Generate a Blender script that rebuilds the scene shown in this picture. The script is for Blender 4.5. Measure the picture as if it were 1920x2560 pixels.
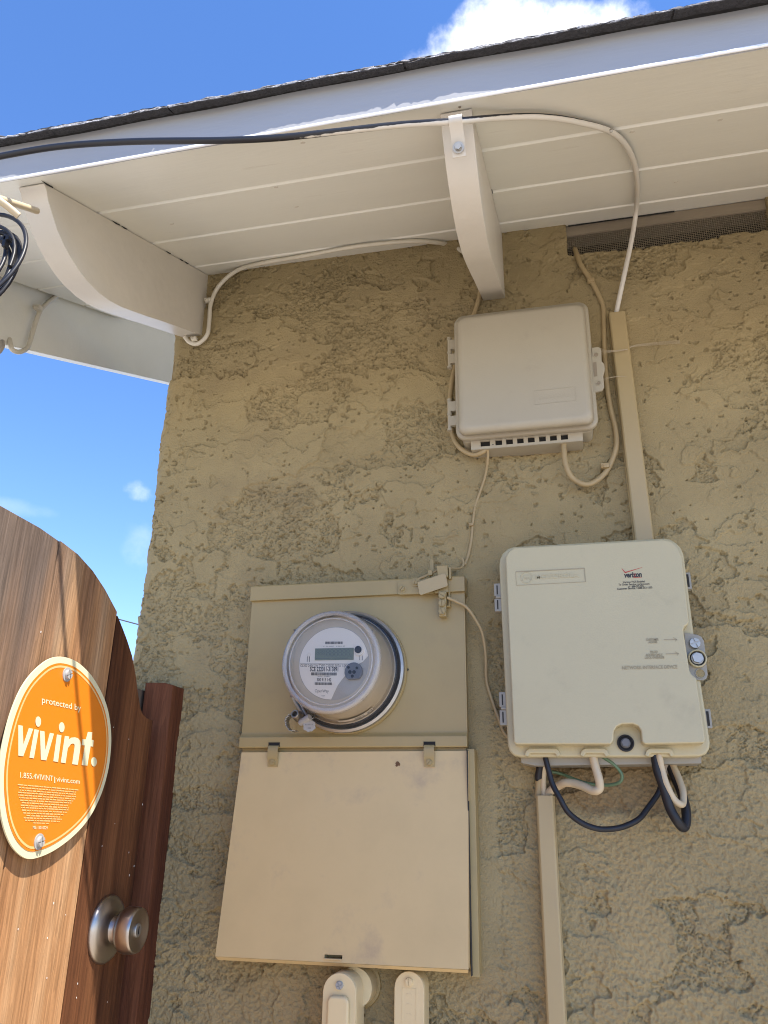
import bpy, bmesh, math, random
import numpy as np
from mathutils import Vector, Matrix
random.seed(7)
for o in list(bpy.data.objects): bpy.data.objects.remove(o, do_unlink=True)
SC = bpy.context.scene; COL = SC.collection

# ------------------------------------------------------------------ camera, sky, sun, exposure
F = 2016.674                                     # focal length in photo pixels (1920 x 2560)
CR = np.array([[0.97436815, 0.22437012, 0.01627125], [-0.06647212, 0.35625713, -0.93202056], [-0.21491431, 0.90704956, 0.36203996]])
CAM = np.array([0, -1.2, 1.4])
cd = bpy.data.cameras.new('camera'); cam = bpy.data.objects.new('camera', cd); COL.objects.link(cam)
m = Matrix(((CR[0][0], -CR[1][0], -CR[2][0], CAM[0]), (CR[0][1], -CR[1][1], -CR[2][1], CAM[1]), (CR[0][2], -CR[1][2], -CR[2][2], CAM[2]), (0, 0, 0, 1)))
cam.matrix_world = m
cd.sensor_fit = 'VERTICAL'; cd.sensor_height = 36; cd.lens = F / 2560 * 36; cd.clip_start = .01; cd.clip_end = 3000
SC.camera = cam
SUN = Vector((.50, -.366, 1)).normalized()
EL = math.asin(SUN.z); ROT = math.atan2(SUN.x, SUN.y)
w = bpy.data.worlds.new('World'); SC.world = w; w.use_nodes = True
wn = w.node_tree; wn.nodes.clear()
def N(t, ty, **kw):
    n = t.nodes.new(ty)
    for k, v in kw.items(): setattr(n, k, v)
    return n
sky = N(wn, 'ShaderNodeTexSky', sky_type='NISHITA', sun_disc=False, sun_elevation=EL, sun_rotation=ROT, air_density=1.0, dust_density=.02, ozone_density=2.2, altitude=50)
bg = N(wn, 'ShaderNodeBackground'); bg.inputs[1].default_value = .15
wo = N(wn, 'ShaderNodeOutputWorld'); tc = N(wn, 'ShaderNodeTexCoord')
hsv = N(wn, 'ShaderNodeHueSaturation'); hsv.inputs['Saturation'].default_value = 1.2; hsv.inputs['Hue'].default_value = .5
wn.links.new(sky.outputs[0], hsv.inputs['Color'])
tint = N(wn, 'ShaderNodeMixRGB', blend_type='MULTIPLY'); tint.inputs[0].default_value = 1; tint.inputs[2].default_value = (1.03, .945, 1.07, 1); wn.links.new(hsv.outputs[0], tint.inputs[1])
last = tint.outputs[0]
def raydir(px, py):
    d = CR.T @ np.array([px - 960, py - 1280, F]); return d / np.linalg.norm(d)
def math_(t, op, a, b=None):
    n = N(t, 'ShaderNodeMath', operation=op)
    for i, v in enumerate((a, b)):
        if v is None: continue
        if isinstance(v, (int, float)): n.inputs[i].default_value = v
        else: t.links.new(v, n.inputs[i])
    return n.outputs[0]
def cloud(dirv, upv, su, sv, scale, lo, hi, dens, seed):
    """a cumulus standing in the sky in one direction: soft ellipse broken up by noise"""
    global last
    c = Vector(dirv).normalized(); a = c.cross(Vector((0, 0, 1))).normalized(); b = a.cross(c).normalized()
    def dot(v):
        n = N(wn, 'ShaderNodeVectorMath', operation='DOT_PRODUCT'); wn.links.new(tc.outputs['Generated'], n.inputs[0]); n.inputs[1].default_value = v; return n.outputs['Value']
    u = math_(wn, 'DIVIDE', dot(a), su); v = math_(wn, 'DIVIDE', dot(b), sv)
    r = math_(wn, 'ADD', math_(wn, 'MULTIPLY', u, u), math_(wn, 'MULTIPLY', v, v))
    nz = N(wn, 'ShaderNodeTexNoise', noise_dimensions='4D'); nz.inputs['Scale'].default_value = scale; nz.inputs['Detail'].default_value = 9; nz.inputs['Roughness'].default_value = .58; nz.inputs['W'].default_value = seed
    wn.links.new(tc.outputs['Generated'], nz.inputs['Vector'])
    f = math_(wn, 'SUBTRACT', math_(wn, 'MULTIPLY', nz.outputs[0], 2.0), r)
    mr = N(wn, 'ShaderNodeMapRange', interpolation_type='SMOOTHSTEP'); wn.links.new(f, mr.inputs['Value'])
    mr.inputs['From Min'].default_value = lo; mr.inputs['From Max'].default_value = hi; mr.inputs['To Max'].default_value = dens
    front = math_(wn, 'GREATER_THAN', dot(c), 0.0)
    fac = math_(wn, 'MULTIPLY', mr.outputs[0], front)
    mx = N(wn, 'ShaderNodeMixRGB'); wn.links.new(fac, mx.inputs[0]); wn.links.new(last, mx.inputs[1]); mx.inputs[2].default_value = (6.6, 6.7, 7.0, 1)
    last = mx.outputs[0]
cloud(raydir(1330, 210), None, .158, .100, 18, .05, .95, 1, 3.1)
cloud(raydir(345, 1228), None, .020, .014, 60, .1, 1.5, .24, 1.7)
cloud(raydir(352, 1360), None, .026, .035, 45, .1, 1.6, .13, 5.2)
cloud(raydir(40, 1268), None, .05, .012, 30, .2, 1.5, .1, 9.2)
wn.links.new(last, bg.inputs[0]); wn.links.new(bg.outputs[0], wo.inputs[0])
sl = bpy.data.lights.new('sun', 'SUN'); sl.energy = 5.0; sl.angle = math.radians(.53); sl.color = (1, .94, .85)
so = bpy.data.objects.new('sun', sl); COL.objects.link(so); so.rotation_euler = SUN.to_track_quat('Z', 'Y').to_euler(); so.location = (2, -3, 6)
SC.view_settings.view_transform = 'Standard'; SC.view_settings.look = 'None'; SC.view_settings.gamma = 1; SC.view_settings.use_curve_mapping = False
SC.view_settings.exposure = 1.0
SC.cycles.filter_width = 1.05
SC.render.resolution_x = 768; SC.render.resolution_y = 1024

# ------------------------------------------------------------------ survey: planes of the place seen through the solved camera
PITCH = math.radians(23.65); TAN = math.tan(PITCH); ZS = 2.406
def ray(px, py): return CR.T @ np.array([px - 960, py - 1280, F])
def W(px, py, d=0):                              # plane parallel to the wall, d metres in front of it
    r = ray(px, py); return Vector(CAM + r * ((-d - CAM[1]) / r[1]))
XG = -.613
def G(px, py, d=0):                              # gate plane
    r = ray(px, py); return Vector(CAM + r * ((XG + d - CAM[0]) / r[0]))
def S(px, py, off=0):                            # soffit plane, off metres below it
    r = ray(px, py); return Vector(CAM + r * ((ZS - off + CAM[1] * TAN - CAM[2]) / (r[2] - r[1] * TAN)))

# ------------------------------------------------------------------ materials
def mat(name, col, rough=.5, metal=0, var=.08, vscale=6, bump=0, bscale=300, spec=.5, dirt=None, dscale=9, dlo=.6, dhi=.75, stretch=None, coat=0):
    mt = bpy.data.materials.new(name); mt.use_nodes = True; t = mt.node_tree; b = t.nodes['Principled BSDF']
    b.inputs['Roughness'].default_value = rough; b.inputs['Metallic'].default_value = metal; b.inputs['Specular IOR Level'].default_value = spec
    b.inputs['Coat Weight'].default_value = coat
    g = N(t, 'ShaderNodeNewGeometry'); pos = g.outputs['Position']
    if stretch:
        mp = N(t, 'ShaderNodeMapping'); mp.inputs['Scale'].default_value = stretch; t.links.new(pos, mp.inputs[0]); pos = mp.outputs[0]
    nz = N(t, 'ShaderNodeTexNoise'); nz.inputs['Scale'].default_value = vscale; nz.inputs['Detail'].default_value = 6; nz.inputs['Roughness'].default_value = .6; t.links.new(pos, nz.inputs['Vector'])
    cr = N(t, 'ShaderNodeValToRGB'); e = cr.color_ramp.elements
    e[0].position = .3; e[1].position = .7
    e[0].color = tuple(c * (1 - var) for c in col) + (1,); e[1].color = tuple(min(1, c * (1 + var)) for c in col) + (1,)
    t.links.new(nz.outputs[0], cr.inputs[0]); out = cr.outputs[0]
    if dirt:
        n2 = N(t, 'ShaderNodeTexNoise'); n2.inputs['Scale'].default_value = dscale; n2.inputs['Detail'].default_value = 8; n2.inputs['Roughness'].default_value = .65; t.links.new(pos, n2.inputs['Vector'])
        mr = N(t, 'ShaderNodeMapRange', interpolation_type='SMOOTHSTEP'); mr.inputs['From Min'].default_value = dlo; mr.inputs['From Max'].default_value = dhi; mr.inputs['To Max'].default_value = dirt[3]; t.links.new(n2.outputs[0], mr.inputs['Value'])
        mx = N(t, 'ShaderNodeMixRGB'); t.links.new(mr.outputs[0], mx.inputs[0]); t.links.new(out, mx.inputs[1]); mx.inputs[2].default_value = dirt[:3] + (1,); out = mx.outputs[0]
    t.links.new(out, b.inputs['Base Color'])
    if bump:
        n3 = N(t, 'ShaderNodeTexNoise'); n3.inputs['Scale'].default_value = bscale; n3.inputs['Detail'].default_value = 4; t.links.new(pos, n3.inputs['Vector'])
        bp = N(t, 'ShaderNodeBump'); bp.inputs['Strength'].default_value = bump; bp.inputs['Distance'].default_value = .002; t.links.new(n3.outputs[0], bp.inputs['Height']); t.links.new(bp.outputs[0], b.inputs['Normal'])
    return mt
M = {}
M['stucco'] = mat('stucco paint', (.325, .254, .131), .85, var=.12, vscale=7, bump=.85, bscale=420, spec=.25, dirt=(.255, .195, .105, .65), dscale=5, dlo=.5, dhi=.72)
M['trim'] = mat('white trim paint', (.78, .765, .68), .38, var=.04, vscale=5, bump=.17, bscale=110, dirt=(.48, .43, .34, .55), dscale=20, dlo=.62, dhi=.82, stretch=(.3, 1.6, 1.6))
M['fascia'] = mat('fascia paint', (.35, .35, .35), .45, var=.05, vscale=8, bump=.18, bscale=120, dirt=(.16, .15, .14, .8), dscale=60, dlo=.70, dhi=.78, stretch=(.35, 1, 1.5))
M['bead'] = mat('fresh white edge paint', (.80, .80, .80), .35, var=.03, vscale=40)
M['tail'] = mat('rafter paint', (.62, .575, .49), .4, var=.05, vscale=9, bump=.3, bscale=60, dirt=(.45, .40, .33, .5), dscale=30, dlo=.64, dhi=.8)
M['shingle'] = mat('asphalt shingle', (.045, .043, .045), .9, var=.45, vscale=260, bump=.9, bscale=500)
M['cut_edge'] = mat('granule edge of shingle', (.42, .41, .41), .9, var=.5, vscale=200, bump=.9, bscale=400)
M['dark'] = mat('dark void', (.012, .011, .01), .9)
M['blackened'] = mat('crack shadow gap', (.03, .028, .025), .9)
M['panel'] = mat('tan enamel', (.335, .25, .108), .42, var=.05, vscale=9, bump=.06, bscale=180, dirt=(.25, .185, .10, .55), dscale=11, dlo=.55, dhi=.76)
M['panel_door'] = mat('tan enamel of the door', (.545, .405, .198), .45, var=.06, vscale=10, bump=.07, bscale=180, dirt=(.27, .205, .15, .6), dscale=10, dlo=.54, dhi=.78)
M['steel'] = mat('galvanized steel', (.42, .41, .385), .5, 1, var=.12, vscale=40)
M['brass'] = mat('aged brass lock', (.34, .29, .22), .4, .8, var=.15, vscale=60)
M['nickel'] = mat('satin nickel', (.43, .38, .325), .33, 1, var=.06, vscale=30)
M['rubber'] = mat('dark grey gasket', (.03, .03, .032), .7, spec=.25)
M['black'] = mat('black cable jacket', (.016, .016, .019), .42, var=.2, vscale=60, spec=.35)
M['white_cable'] = mat('white painted cable', (.60, .55, .44), .45, var=.06, vscale=30, dirt=(.3, .27, .22, .6), dscale=40, dlo=.62, dhi=.72)
M['tan_cable'] = mat('tan painted cable', (.37, .275, .14), .5, var=.06, vscale=30)
M['cream_cable'] = mat('cream cable jacket', (.52, .42, .27), .45, var=.06, vscale=30)
M['grey_cable'] = mat('grey cable jacket', (.42, .38, .33), .5)
M['green_wire'] = mat('green insulated wire', (.10, .165, .09), .35)
M['box'] = mat('pale grey plastic', (.39, .345, .255), .42, var=.025, vscale=6, bump=.10, bscale=420, dirt=(.27, .235, .175, .5), dscale=16, dlo=.58, dhi=.8)
M['nid'] = mat('stone grey plastic', (.465, .408, .25), .45, var=.03, vscale=6, bump=.14, bscale=420, dirt=(.32, .27, .18, .5), dscale=14, dlo=.56, dhi=.8)
M['nid_grey'] = mat('cool grey plastic', (.29, .27, .225), .45, var=.03)
M['mould'] = mat('shallow moulded lettering', (.33, .275, .17), .5)
M['print'] = mat('black print', (.03, .03, .03), .6)
M['grey_print'] = mat('grey print', (.20, .20, .20), .6)
M['red_print'] = mat('red print', (.45, .03, .03), .6)
M['race'] = mat('tan raceway', (.385, .295, .15), .4, var=.04, vscale=5, bump=.05, bscale=150, dirt=(.32, .25, .16, .4), dscale=12, dlo=.6, dhi=.76)
M['fitting'] = mat('cream conduit body', (.63, .505, .285), .38, var=.05, vscale=14, bump=.06, bscale=200, dirt=(.42, .35, .25, .5), dscale=20, dlo=.6, dhi=.75)
M['face'] = mat('meter face white', (.80, .72, .60), .5, var=.01)
M['meter_body'] = mat('meter inner housing', (.52, .44, .32), .4, var=.02)
M['meter_grey'] = mat('meter face grey', (.38, .345, .29), .45)
M['lcd'] = mat('display glass', (.16, .185, .125), .5, var=.02)
M['lcd_seg'] = mat('display segments', (.115, .135, .105), .3)
M['port'] = mat('optical port grey', (.13, .13, .135), .45)
M['orange'] = mat('orange sign vinyl', (.66, .185, .009), .35, var=.02)
M['cream'] = mat('cream sign vinyl', (.64, .60, .385), .38, var=.02)
M['fine'] = mat('faint cream print', (.70, .43, .17), .4)
M['wire_mesh'] = mat('painted wire mesh', (.20, .165, .11), .6)
M['wood_block'] = mat('painted blocking', (.27, .22, .155), .7, var=.15, vscale=12, stretch=(.3, 3, 3), bump=.3, bscale=100)
M['concrete'] = mat('concrete paving', (.44, .40, .345), .9, var=.10, vscale=3, bump=.3, bscale=120)
M['web'] = mat('dusty cobweb', (.42, .35, .25), .9)
M['seal'] = mat('pale plastic seal', (.34, .33, .31), .4)
M['wirefar'] = mat('utility wire', (.05, .05, .06), .6)
M['utility_pole'] = mat('pole timber', (.16, .11, .07), .85, var=.2, stretch=(6, 6, .5))
# thin clear polycarbonate
g = bpy.data.materials.new('clear polycarbonate'); g.use_nodes = True; t = g.node_tree; t.nodes.clear()
o_ = N(t, 'ShaderNodeOutputMaterial'); tr = N(t, 'ShaderNodeBsdfTransparent'); tr.inputs[0].default_value = (.95, .95, .96, 1)
gl = N(t, 'ShaderNodeBsdfGlossy'); gl.inputs['Roughness'].default_value = .05; gl.inputs[0].default_value = (.95, .95, .95, 1)
fr = N(t, 'ShaderNodeFresnel'); fr.inputs[0].default_value = 1.33; mx = N(t, 'ShaderNodeMixShader')
df = N(t, 'ShaderNodeBsdfDiffuse'); df.inputs[0].default_value = (.5, .5, .52, 1); m2 = N(t, 'ShaderNodeMixShader'); m2.inputs[0].default_value = .02
t.links.new(tr.outputs[0], m2.inputs[1]); t.links.new(df.outputs[0], m2.inputs[2])
t.links.new(fr.outputs[0], mx.inputs[0]); t.links.new(m2.outputs[0], mx.inputs[1]); t.links.new(gl.outputs[0], mx.inputs[2]); t.links.new(mx.outputs[0], o_.inputs[0]); M['glass'] = g
g = bpy.data.materials.new('thick clear edge'); g.use_nodes = True; t = g.node_tree; t.nodes.clear()
o_ = N(t, 'ShaderNodeOutputMaterial'); tr = N(t, 'ShaderNodeBsdfTransparent'); tr.inputs[0].default_value = (.93, .93, .94, 1); df = N(t, 'ShaderNodeBsdfDiffuse'); df.inputs[0].default_value = (.62, .60, .57, 1)
gl = N(t, 'ShaderNodeBsdfGlossy'); gl.inputs['Roughness'].default_value = .08; m2 = N(t, 'ShaderNodeMixShader'); m2.inputs[0].default_value = .34; mx = N(t, 'ShaderNodeMixShader'); fr = N(t, 'ShaderNodeFresnel'); fr.inputs[0].default_value = 1.5
t.links.new(tr.outputs[0], m2.inputs[1]); t.links.new(df.outputs[0], m2.inputs[2]); t.links.new(fr.outputs[0], mx.inputs[0]); t.links.new(m2.outputs[0], mx.inputs[1]); t.links.new(gl.outputs[0], mx.inputs[2]); t.links.new(mx.outputs[0], o_.inputs[0]); M['clear_edge'] = g
# service cable: black jacket, brushed over with white house paint past the clamp, thinning out on its upper side
g = bpy.data.materials.new('half painted cable'); g.use_nodes = True; t = g.node_tree; b = t.nodes['Principled BSDF']; b.inputs['Roughness'].default_value = .4
ge = N(t, 'ShaderNodeNewGeometry'); sp = N(t, 'ShaderNodeSeparateXYZ'); t.links.new(ge.outputs['Position'], sp.inputs[0]); sn = N(t, 'ShaderNodeSeparateXYZ'); t.links.new(ge.outputs['Normal'], sn.inputs[0])
nz = N(t, 'ShaderNodeTexNoise'); nz.inputs['Scale'].default_value = 90; t.links.new(ge.outputs['Position'], nz.inputs['Vector'])
v = math_(t, 'ADD', math_(t, 'MULTIPLY', sp.outputs[0], 3.5), math_(t, 'MULTIPLY', sn.outputs[2], -1.0)); v = math_(t, 'ADD', v, math_(t, 'MULTIPLY', math_(t, 'SUBTRACT', nz.outputs[0], .5), .5)); v = math_(t, 'ADD', v, -.08)
mr = N(t, 'ShaderNodeMapRange'); mr.inputs['From Min'].default_value = -.05; mr.inputs['From Max'].default_value = .05; t.links.new(v, mr.inputs['Value'])
mx = N(t, 'ShaderNodeMixRGB'); mx.inputs[1].default_value = (.011, .011, .014, 1); mx.inputs[2].default_value = (.66, .62, .54, 1); t.links.new(mr.outputs[0], mx.inputs[0]); t.links.new(mx.outputs[0], b.inputs['Base Color']); M['half_cable'] = g
# timber
t = M['stucco'].node_tree; b_ = t.nodes['Principled BSDF']; src = b_.inputs['Base Color'].links[0].from_socket
ge = N(t, 'ShaderNodeNewGeometry'); sp = N(t, 'ShaderNodeSeparateXYZ'); t.links.new(ge.outputs['Position'], sp.inputs[0]); nz = N(t, 'ShaderNodeTexNoise'); nz.inputs['Scale'].default_value = 30; nz.inputs['Detail'].default_value = 5; t.links.new(ge.outputs['Position'], nz.inputs['Vector'])
jx = math_(t, 'MULTIPLY', math_(t, 'SUBTRACT', nz.outputs[0], .5), .9)
ex = math_(t, 'ABSOLUTE', math_(t, 'DIVIDE', math_(t, 'SUBTRACT', sp.outputs[0], .035), .085)); ez_ = math_(t, 'ABSOLUTE', math_(t, 'DIVIDE', math_(t, 'SUBTRACT', sp.outputs[2], 1.47), .052))
mr = N(t, 'ShaderNodeMapRange', interpolation_type='SMOOTHSTEP'); mr.inputs['From Min'].default_value = .75; mr.inputs['From Max'].default_value = 1.1; mr.inputs['To Min'].default_value = .8; mr.inputs['To Max'].default_value = 0
t.links.new(math_(t, 'ADD', math_(t, 'MAXIMUM', ex, ez_), jx), mr.inputs['Value'])
mx = N(t, 'ShaderNodeMixRGB'); t.links.new(mr.outputs[0], mx.inputs[0]); t.links.new(src, mx.inputs[1]); mx.inputs[2].default_value = (.235, .165, .085, 1); t.links.new(mx.outputs[0], b_.inputs['Base Color'])   # unpainted plaster where an older box sat
def wood(name, c1, c2, c3, grey, gz, seed):
    mt = bpy.data.materials.new(name); mt.use_nodes = True; t = mt.node_tree; b = t.nodes['Principled BSDF']; b.inputs['Roughness'].default_value = .8; b.inputs['Specular IOR Level'].default_value = .15
    ge = N(t, 'ShaderNodeNewGeometry'); mp = N(t, 'ShaderNodeMapping'); mp.inputs['Location'].default_value = (seed, seed * 2.3, seed * .7); mp.inputs['Scale'].default_value = (1, 1, .045); t.links.new(ge.outputs['Position'], mp.inputs[0])
    n1 = N(t, 'ShaderNodeTexNoise'); n1.inputs['Scale'].default_value = 26; n1.inputs['Detail'].default_value = 3; n1.inputs['Distortion'].default_value = .35; t.links.new(mp.outputs[0], n1.inputs['Vector'])
    n2 = N(t, 'ShaderNodeTexNoise'); n2.inputs['Scale'].default_value = 240; n2.inputs['Detail'].default_value = 5; n2.inputs['Roughness'].default_value = .7; t.links.new(mp.outputs[0], n2.inputs['Vector'])
    r1 = N(t, 'ShaderNodeValToRGB'); e = r1.color_ramp.elements; e[0].position = .32; e[0].color = c1 + (1,); e[1].position = .70; e[1].color = c3 + (1,); e.new(.5).color = c2 + (1,); t.links.new(n1.outputs[0], r1.inputs[0])
    # rings: ridges of the grain
    ring = math_(t, 'MULTIPLY', n1.outputs[0], 34.0); ring = math_(t, 'FRACT', ring)
    rr = N(t, 'ShaderNodeMapRange'); rr.inputs['From Min'].default_value = 0; rr.inputs['From Max'].default_value = 1; rr.inputs['To Min'].default_value = .86; rr.inputs['To Max'].default_value = 1.08; t.links.new(ring, rr.inputs['Value'])
    r2 = N(t, 'ShaderNodeMapRange'); r2.inputs['From Min'].default_value = .3; r2.inputs['From Max'].default_value = .7; r2.inputs['To Min'].default_value = .66; r2.inputs['To Max'].default_value = 1.28; t.links.new(n2.outputs[0], r2.inputs['Value'])
    f = math_(t, 'MULTIPLY', rr.outputs[0], r2.outputs[0])
    mu = N(t, 'ShaderNodeVectorMath', operation='SCALE'); t.links.new(r1.outputs[0], mu.inputs[0]); t.links.new(f, mu.inputs['Scale'])
    # weathering: silver grey towards the exposed top of the gate
    sp = N(t, 'ShaderNodeSeparateXYZ'); t.links.new(ge.outputs['Position'], sp.inputs[0])
    n4 = N(t, 'ShaderNodeTexNoise'); n4.inputs['Scale'].default_value = 14; n4.inputs['Detail'].default_value = 6; t.links.new(mp.outputs[0], n4.inputs['Vector'])
    a = math_(t, 'ADD', math_(t, 'MULTIPLY', math_(t, 'SUBTRACT', sp.outputs[2], gz), 2.2), math_(t, 'MULTIPLY', math_(t, 'SUBTRACT', n4.outputs[0], .5), 1.6))
    a = math_(t, 'ADD', a, math_(t, 'MULTIPLY', math_(t, 'ADD', sp.outputs[1], .40), -3.0))
    mr = N(t, 'ShaderNodeMapRange'); mr.inputs['From Min'].default_value = -.2; mr.inputs['From Max'].default_value = .7; mr.inputs['To Max'].default_value = .93; t.links.new(a, mr.inputs['Value'])
    gs = N(t, 'ShaderNodeVectorMath', operation='SCALE'); gs.inputs[0].default_value = grey; t.links.new(f, gs.inputs['Scale'])
    mx = N(t, 'ShaderNodeMixRGB'); t.links.new(mr.outputs[0], mx.inputs[0]); t.links.new(mu.outputs[0], mx.inputs[1]); t.links.new(gs.outputs[0], mx.inputs[2]); t.links.new(mx.outputs[0], b.inputs['Base Color'])
    bp = N(t, 'ShaderNodeBump'); bp.inputs['Strength'].default_value = .55; bp.inputs['Distance'].default_value = .0016
    h = math_(t, 'ADD', math_(t, 'MULTIPLY', n2.outputs[0], 1.0), math_(t, 'MULTIPLY', ring, .35)); t.links.new(h, bp.inputs['Height']); t.links.new(bp.outputs[0], b.inputs['Normal'])
    return mt
M['redwood'] = wood('stained redwood', (.28, .135, .058), (.36, .188, .085), (.46, .285, .152), (.115, .09, .075), 1.47, 0)
M['redwood_shaded'] = wood('shade-toned redwood edge board', (.055, .020, .009), (.11, .042, .017), (.17, .070, .028), (.10, .072, .055), 1.62, 3.7)  # same wood as the other boards, eave shade mixed into darker colours
M['post_red'] = wood('dark stained post', (.075, .026, .014), (.12, .042, .02), (.17, .065, .03), (.2, .15, .12), 3, 8.1)
M['post_grey'] = wood('weathered grey post', (.13, .10, .075), (.18, .14, .105), (.24, .19, .145), (.25, .2, .15), 3, 5.1)

# ------------------------------------------------------------------ mesh helpers
class MB:
    def __init__(s): s.v = []; s.f = []
    def add(s, vs, fs):
        k = len(s.v); s.v += [tuple(q) for q in vs]; s.f += [tuple(i + k for i in q) for q in fs]; return s
    def box(s, x0, x1, y0, y1, z0, z1):
        return s.add([(x0, y0, z0), (x1, y0, z0), (x1, y1, z0), (x0, y1, z0), (x0, y0, z1), (x1, y0, z1), (x1, y1, z1), (x0, y1, z1)], [(0, 3, 2, 1), (4, 5, 6, 7), (0, 1, 5, 4), (1, 2, 6, 5), (2, 3, 7, 6), (3, 0, 4, 7)])
    def prism(s, pts, ext):
        n = len(pts); e = Vector(ext); pts = [Vector(q) for q in pts]
        return s.add(pts + [q + e for q in pts], [tuple(range(n))[::-1], tuple(range(n, 2 * n))] + [(i, (i + 1) % n, n + (i + 1) % n, n + i) for i in range(n)])
    def loft(s, loops, cap=True, cap0=True):
        n = len(loops[0]); vs = [q for L in loops for q in L]; fs = []
        for k in range(len(loops) - 1):
            for i in range(n): fs.append((k * n + i, k * n + (i + 1) % n, (k + 1) * n + (i + 1) % n, (k + 1) * n + i))
        if cap0: fs.append(tuple(range(n))[::-1])
        if cap: fs.append(tuple(range((len(loops) - 1) * n, len(loops) * n)))
        return s.add(vs, fs)
    def lathe(s, org, axis, prof, n=40, cap=True, cap0=True):
        a = Vector(axis).normalized(); u = a.orthogonal().normalized(); w_ = a.cross(u); org = Vector(org)
        return s.loft([[org + a * h + (u * math.cos(6.28318 * i / n) + w_ * math.sin(6.28318 * i / n)) * r for i in range(n)] for r, h in prof], cap, cap0)
    def tube(s, pts, r, n=10, res=7, smooth=True):
        P = [Vector(q) for q in pts]
        if smooth and len(P) > 2:
            Q = [P[0] * 2 - P[1]] + P + [P[-1] * 2 - P[-2]]; out = []
            for i in range(1, len(Q) - 2):
                for k in range(res):
                    t = k / res; a, b, c, d = Q[i - 1:i + 3]
                    out.append(.5 * ((2 * b) + (c - a) * t + (2 * a - 5 * b + 4 * c - d) * t * t + (3 * b - a - 3 * c + d) * t ** 3))
            P = out + [P[-1]]
        up = None; loops = []
        for i, p in enumerate(P):
            d = (P[min(i + 1, len(P) - 1)] - P[max(i - 1, 0)]).normalized()
            up = d.orthogonal().normalized() if up is None else (up - d * up.dot(d)).normalized()
            w_ = d.cross(up); rr = r[i * len(r) // len(P)] if isinstance(r, (list, tuple)) else r
            loops.append([p + (up * math.cos(6.28318 * k / n) + w_ * math.sin(6.28318 * k / n)) * rr for k in range(n)])
        return s.loft(loops)
    def build(s, name, mt, parent=None, smooth=True, bevel=0, seg=2, wn_=True, ang=38):
        me = bpy.data.meshes.new(name); me.from_pydata(s.v, [], s.f); me.materials.append(M[mt] if isinstance(mt, str) else mt)
        bm = bmesh.new(); bm.from_mesh(me)
        bmesh.ops.recalc_face_normals(bm, faces=bm.faces)
        if bevel:
            ed = [e for e in bm.edges if len(e.link_faces) == 2 and e.calc_face_angle(0) > .6]
            bmesh.ops.bevel(bm, geom=ed, offset=bevel, segments=seg, profile=.5, affect='EDGES', clamp_overlap=True)
        bm.to_mesh(me); bm.free()
        if smooth:
            me.polygons.foreach_set('use_smooth', [True] * len(me.polygons)); me.set_sharp_from_angle(angle=math.radians(ang))
        o = bpy.data.objects.new(name, me); COL.objects.link(o)
        if smooth and wn_:
            md = o.modifiers.new('normals', 'WEIGHTED_NORMAL'); md.keep_sharp = True
        if parent: o.parent = parent
        return o
def tag(o, label=None, cat=None, group=None, kind=None):
    for k, v in (('label', label), ('category', cat), ('group', group), ('kind', kind)):
        if v: o[k] = v
    return o
def thing(name, label, cat, group=None):
    o = bpy.data.objects.new(name, None); COL.objects.link(o); o.empty_display_size = .02
    return tag(o, label, cat, group)
def rr(x0, x1, z0, z1, y, r, n=7):               # rounded rectangle facing the yard
    out = []
    for cx, cz, a in ((x1 - r, z1 - r, 0), (x0 + r, z1 - r, 90), (x0 + r, z0 + r, 180), (x1 - r, z0 + r, 270)):
        for k in range(n):
            t_ = math.radians(a + 90 * k / (n - 1)); out.append(Vector((cx + r * math.cos(t_), y, cz + r * math.sin(t_))))
    return out
def grid_panel(mb, TL, TR, BL, BR, us, vs, holes, back):
    """sheet between four corners with real openings; 'back' is the return depth vector"""
    P = lambda u, v: (TL * (1 - u) + TR * u) * (1 - v) + (BL * (1 - u) + BR * u) * v
    for i in range(len(us) - 1):
        for j in range(len(vs) - 1):
            q = [P(us[i], vs[j]), P(us[i + 1], vs[j]), P(us[i + 1], vs[j + 1]), P(us[i], vs[j + 1])]
            if (i, j) in holes:
                for k in range(4):
                    a, b = q[k], q[(k + 1) % 4]; mb.add([a, b, b + back, a + back], [(0, 1, 2, 3)])
            else: mb.add(q, [(0, 1, 2, 3)])
    c = [TL, TR, BR, BL]
    for k in range(4):
        a, b = c[k], c[(k + 1) % 4]; mb.add([a, b, b + back, a + back], [(0, 1, 2, 3)])
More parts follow.
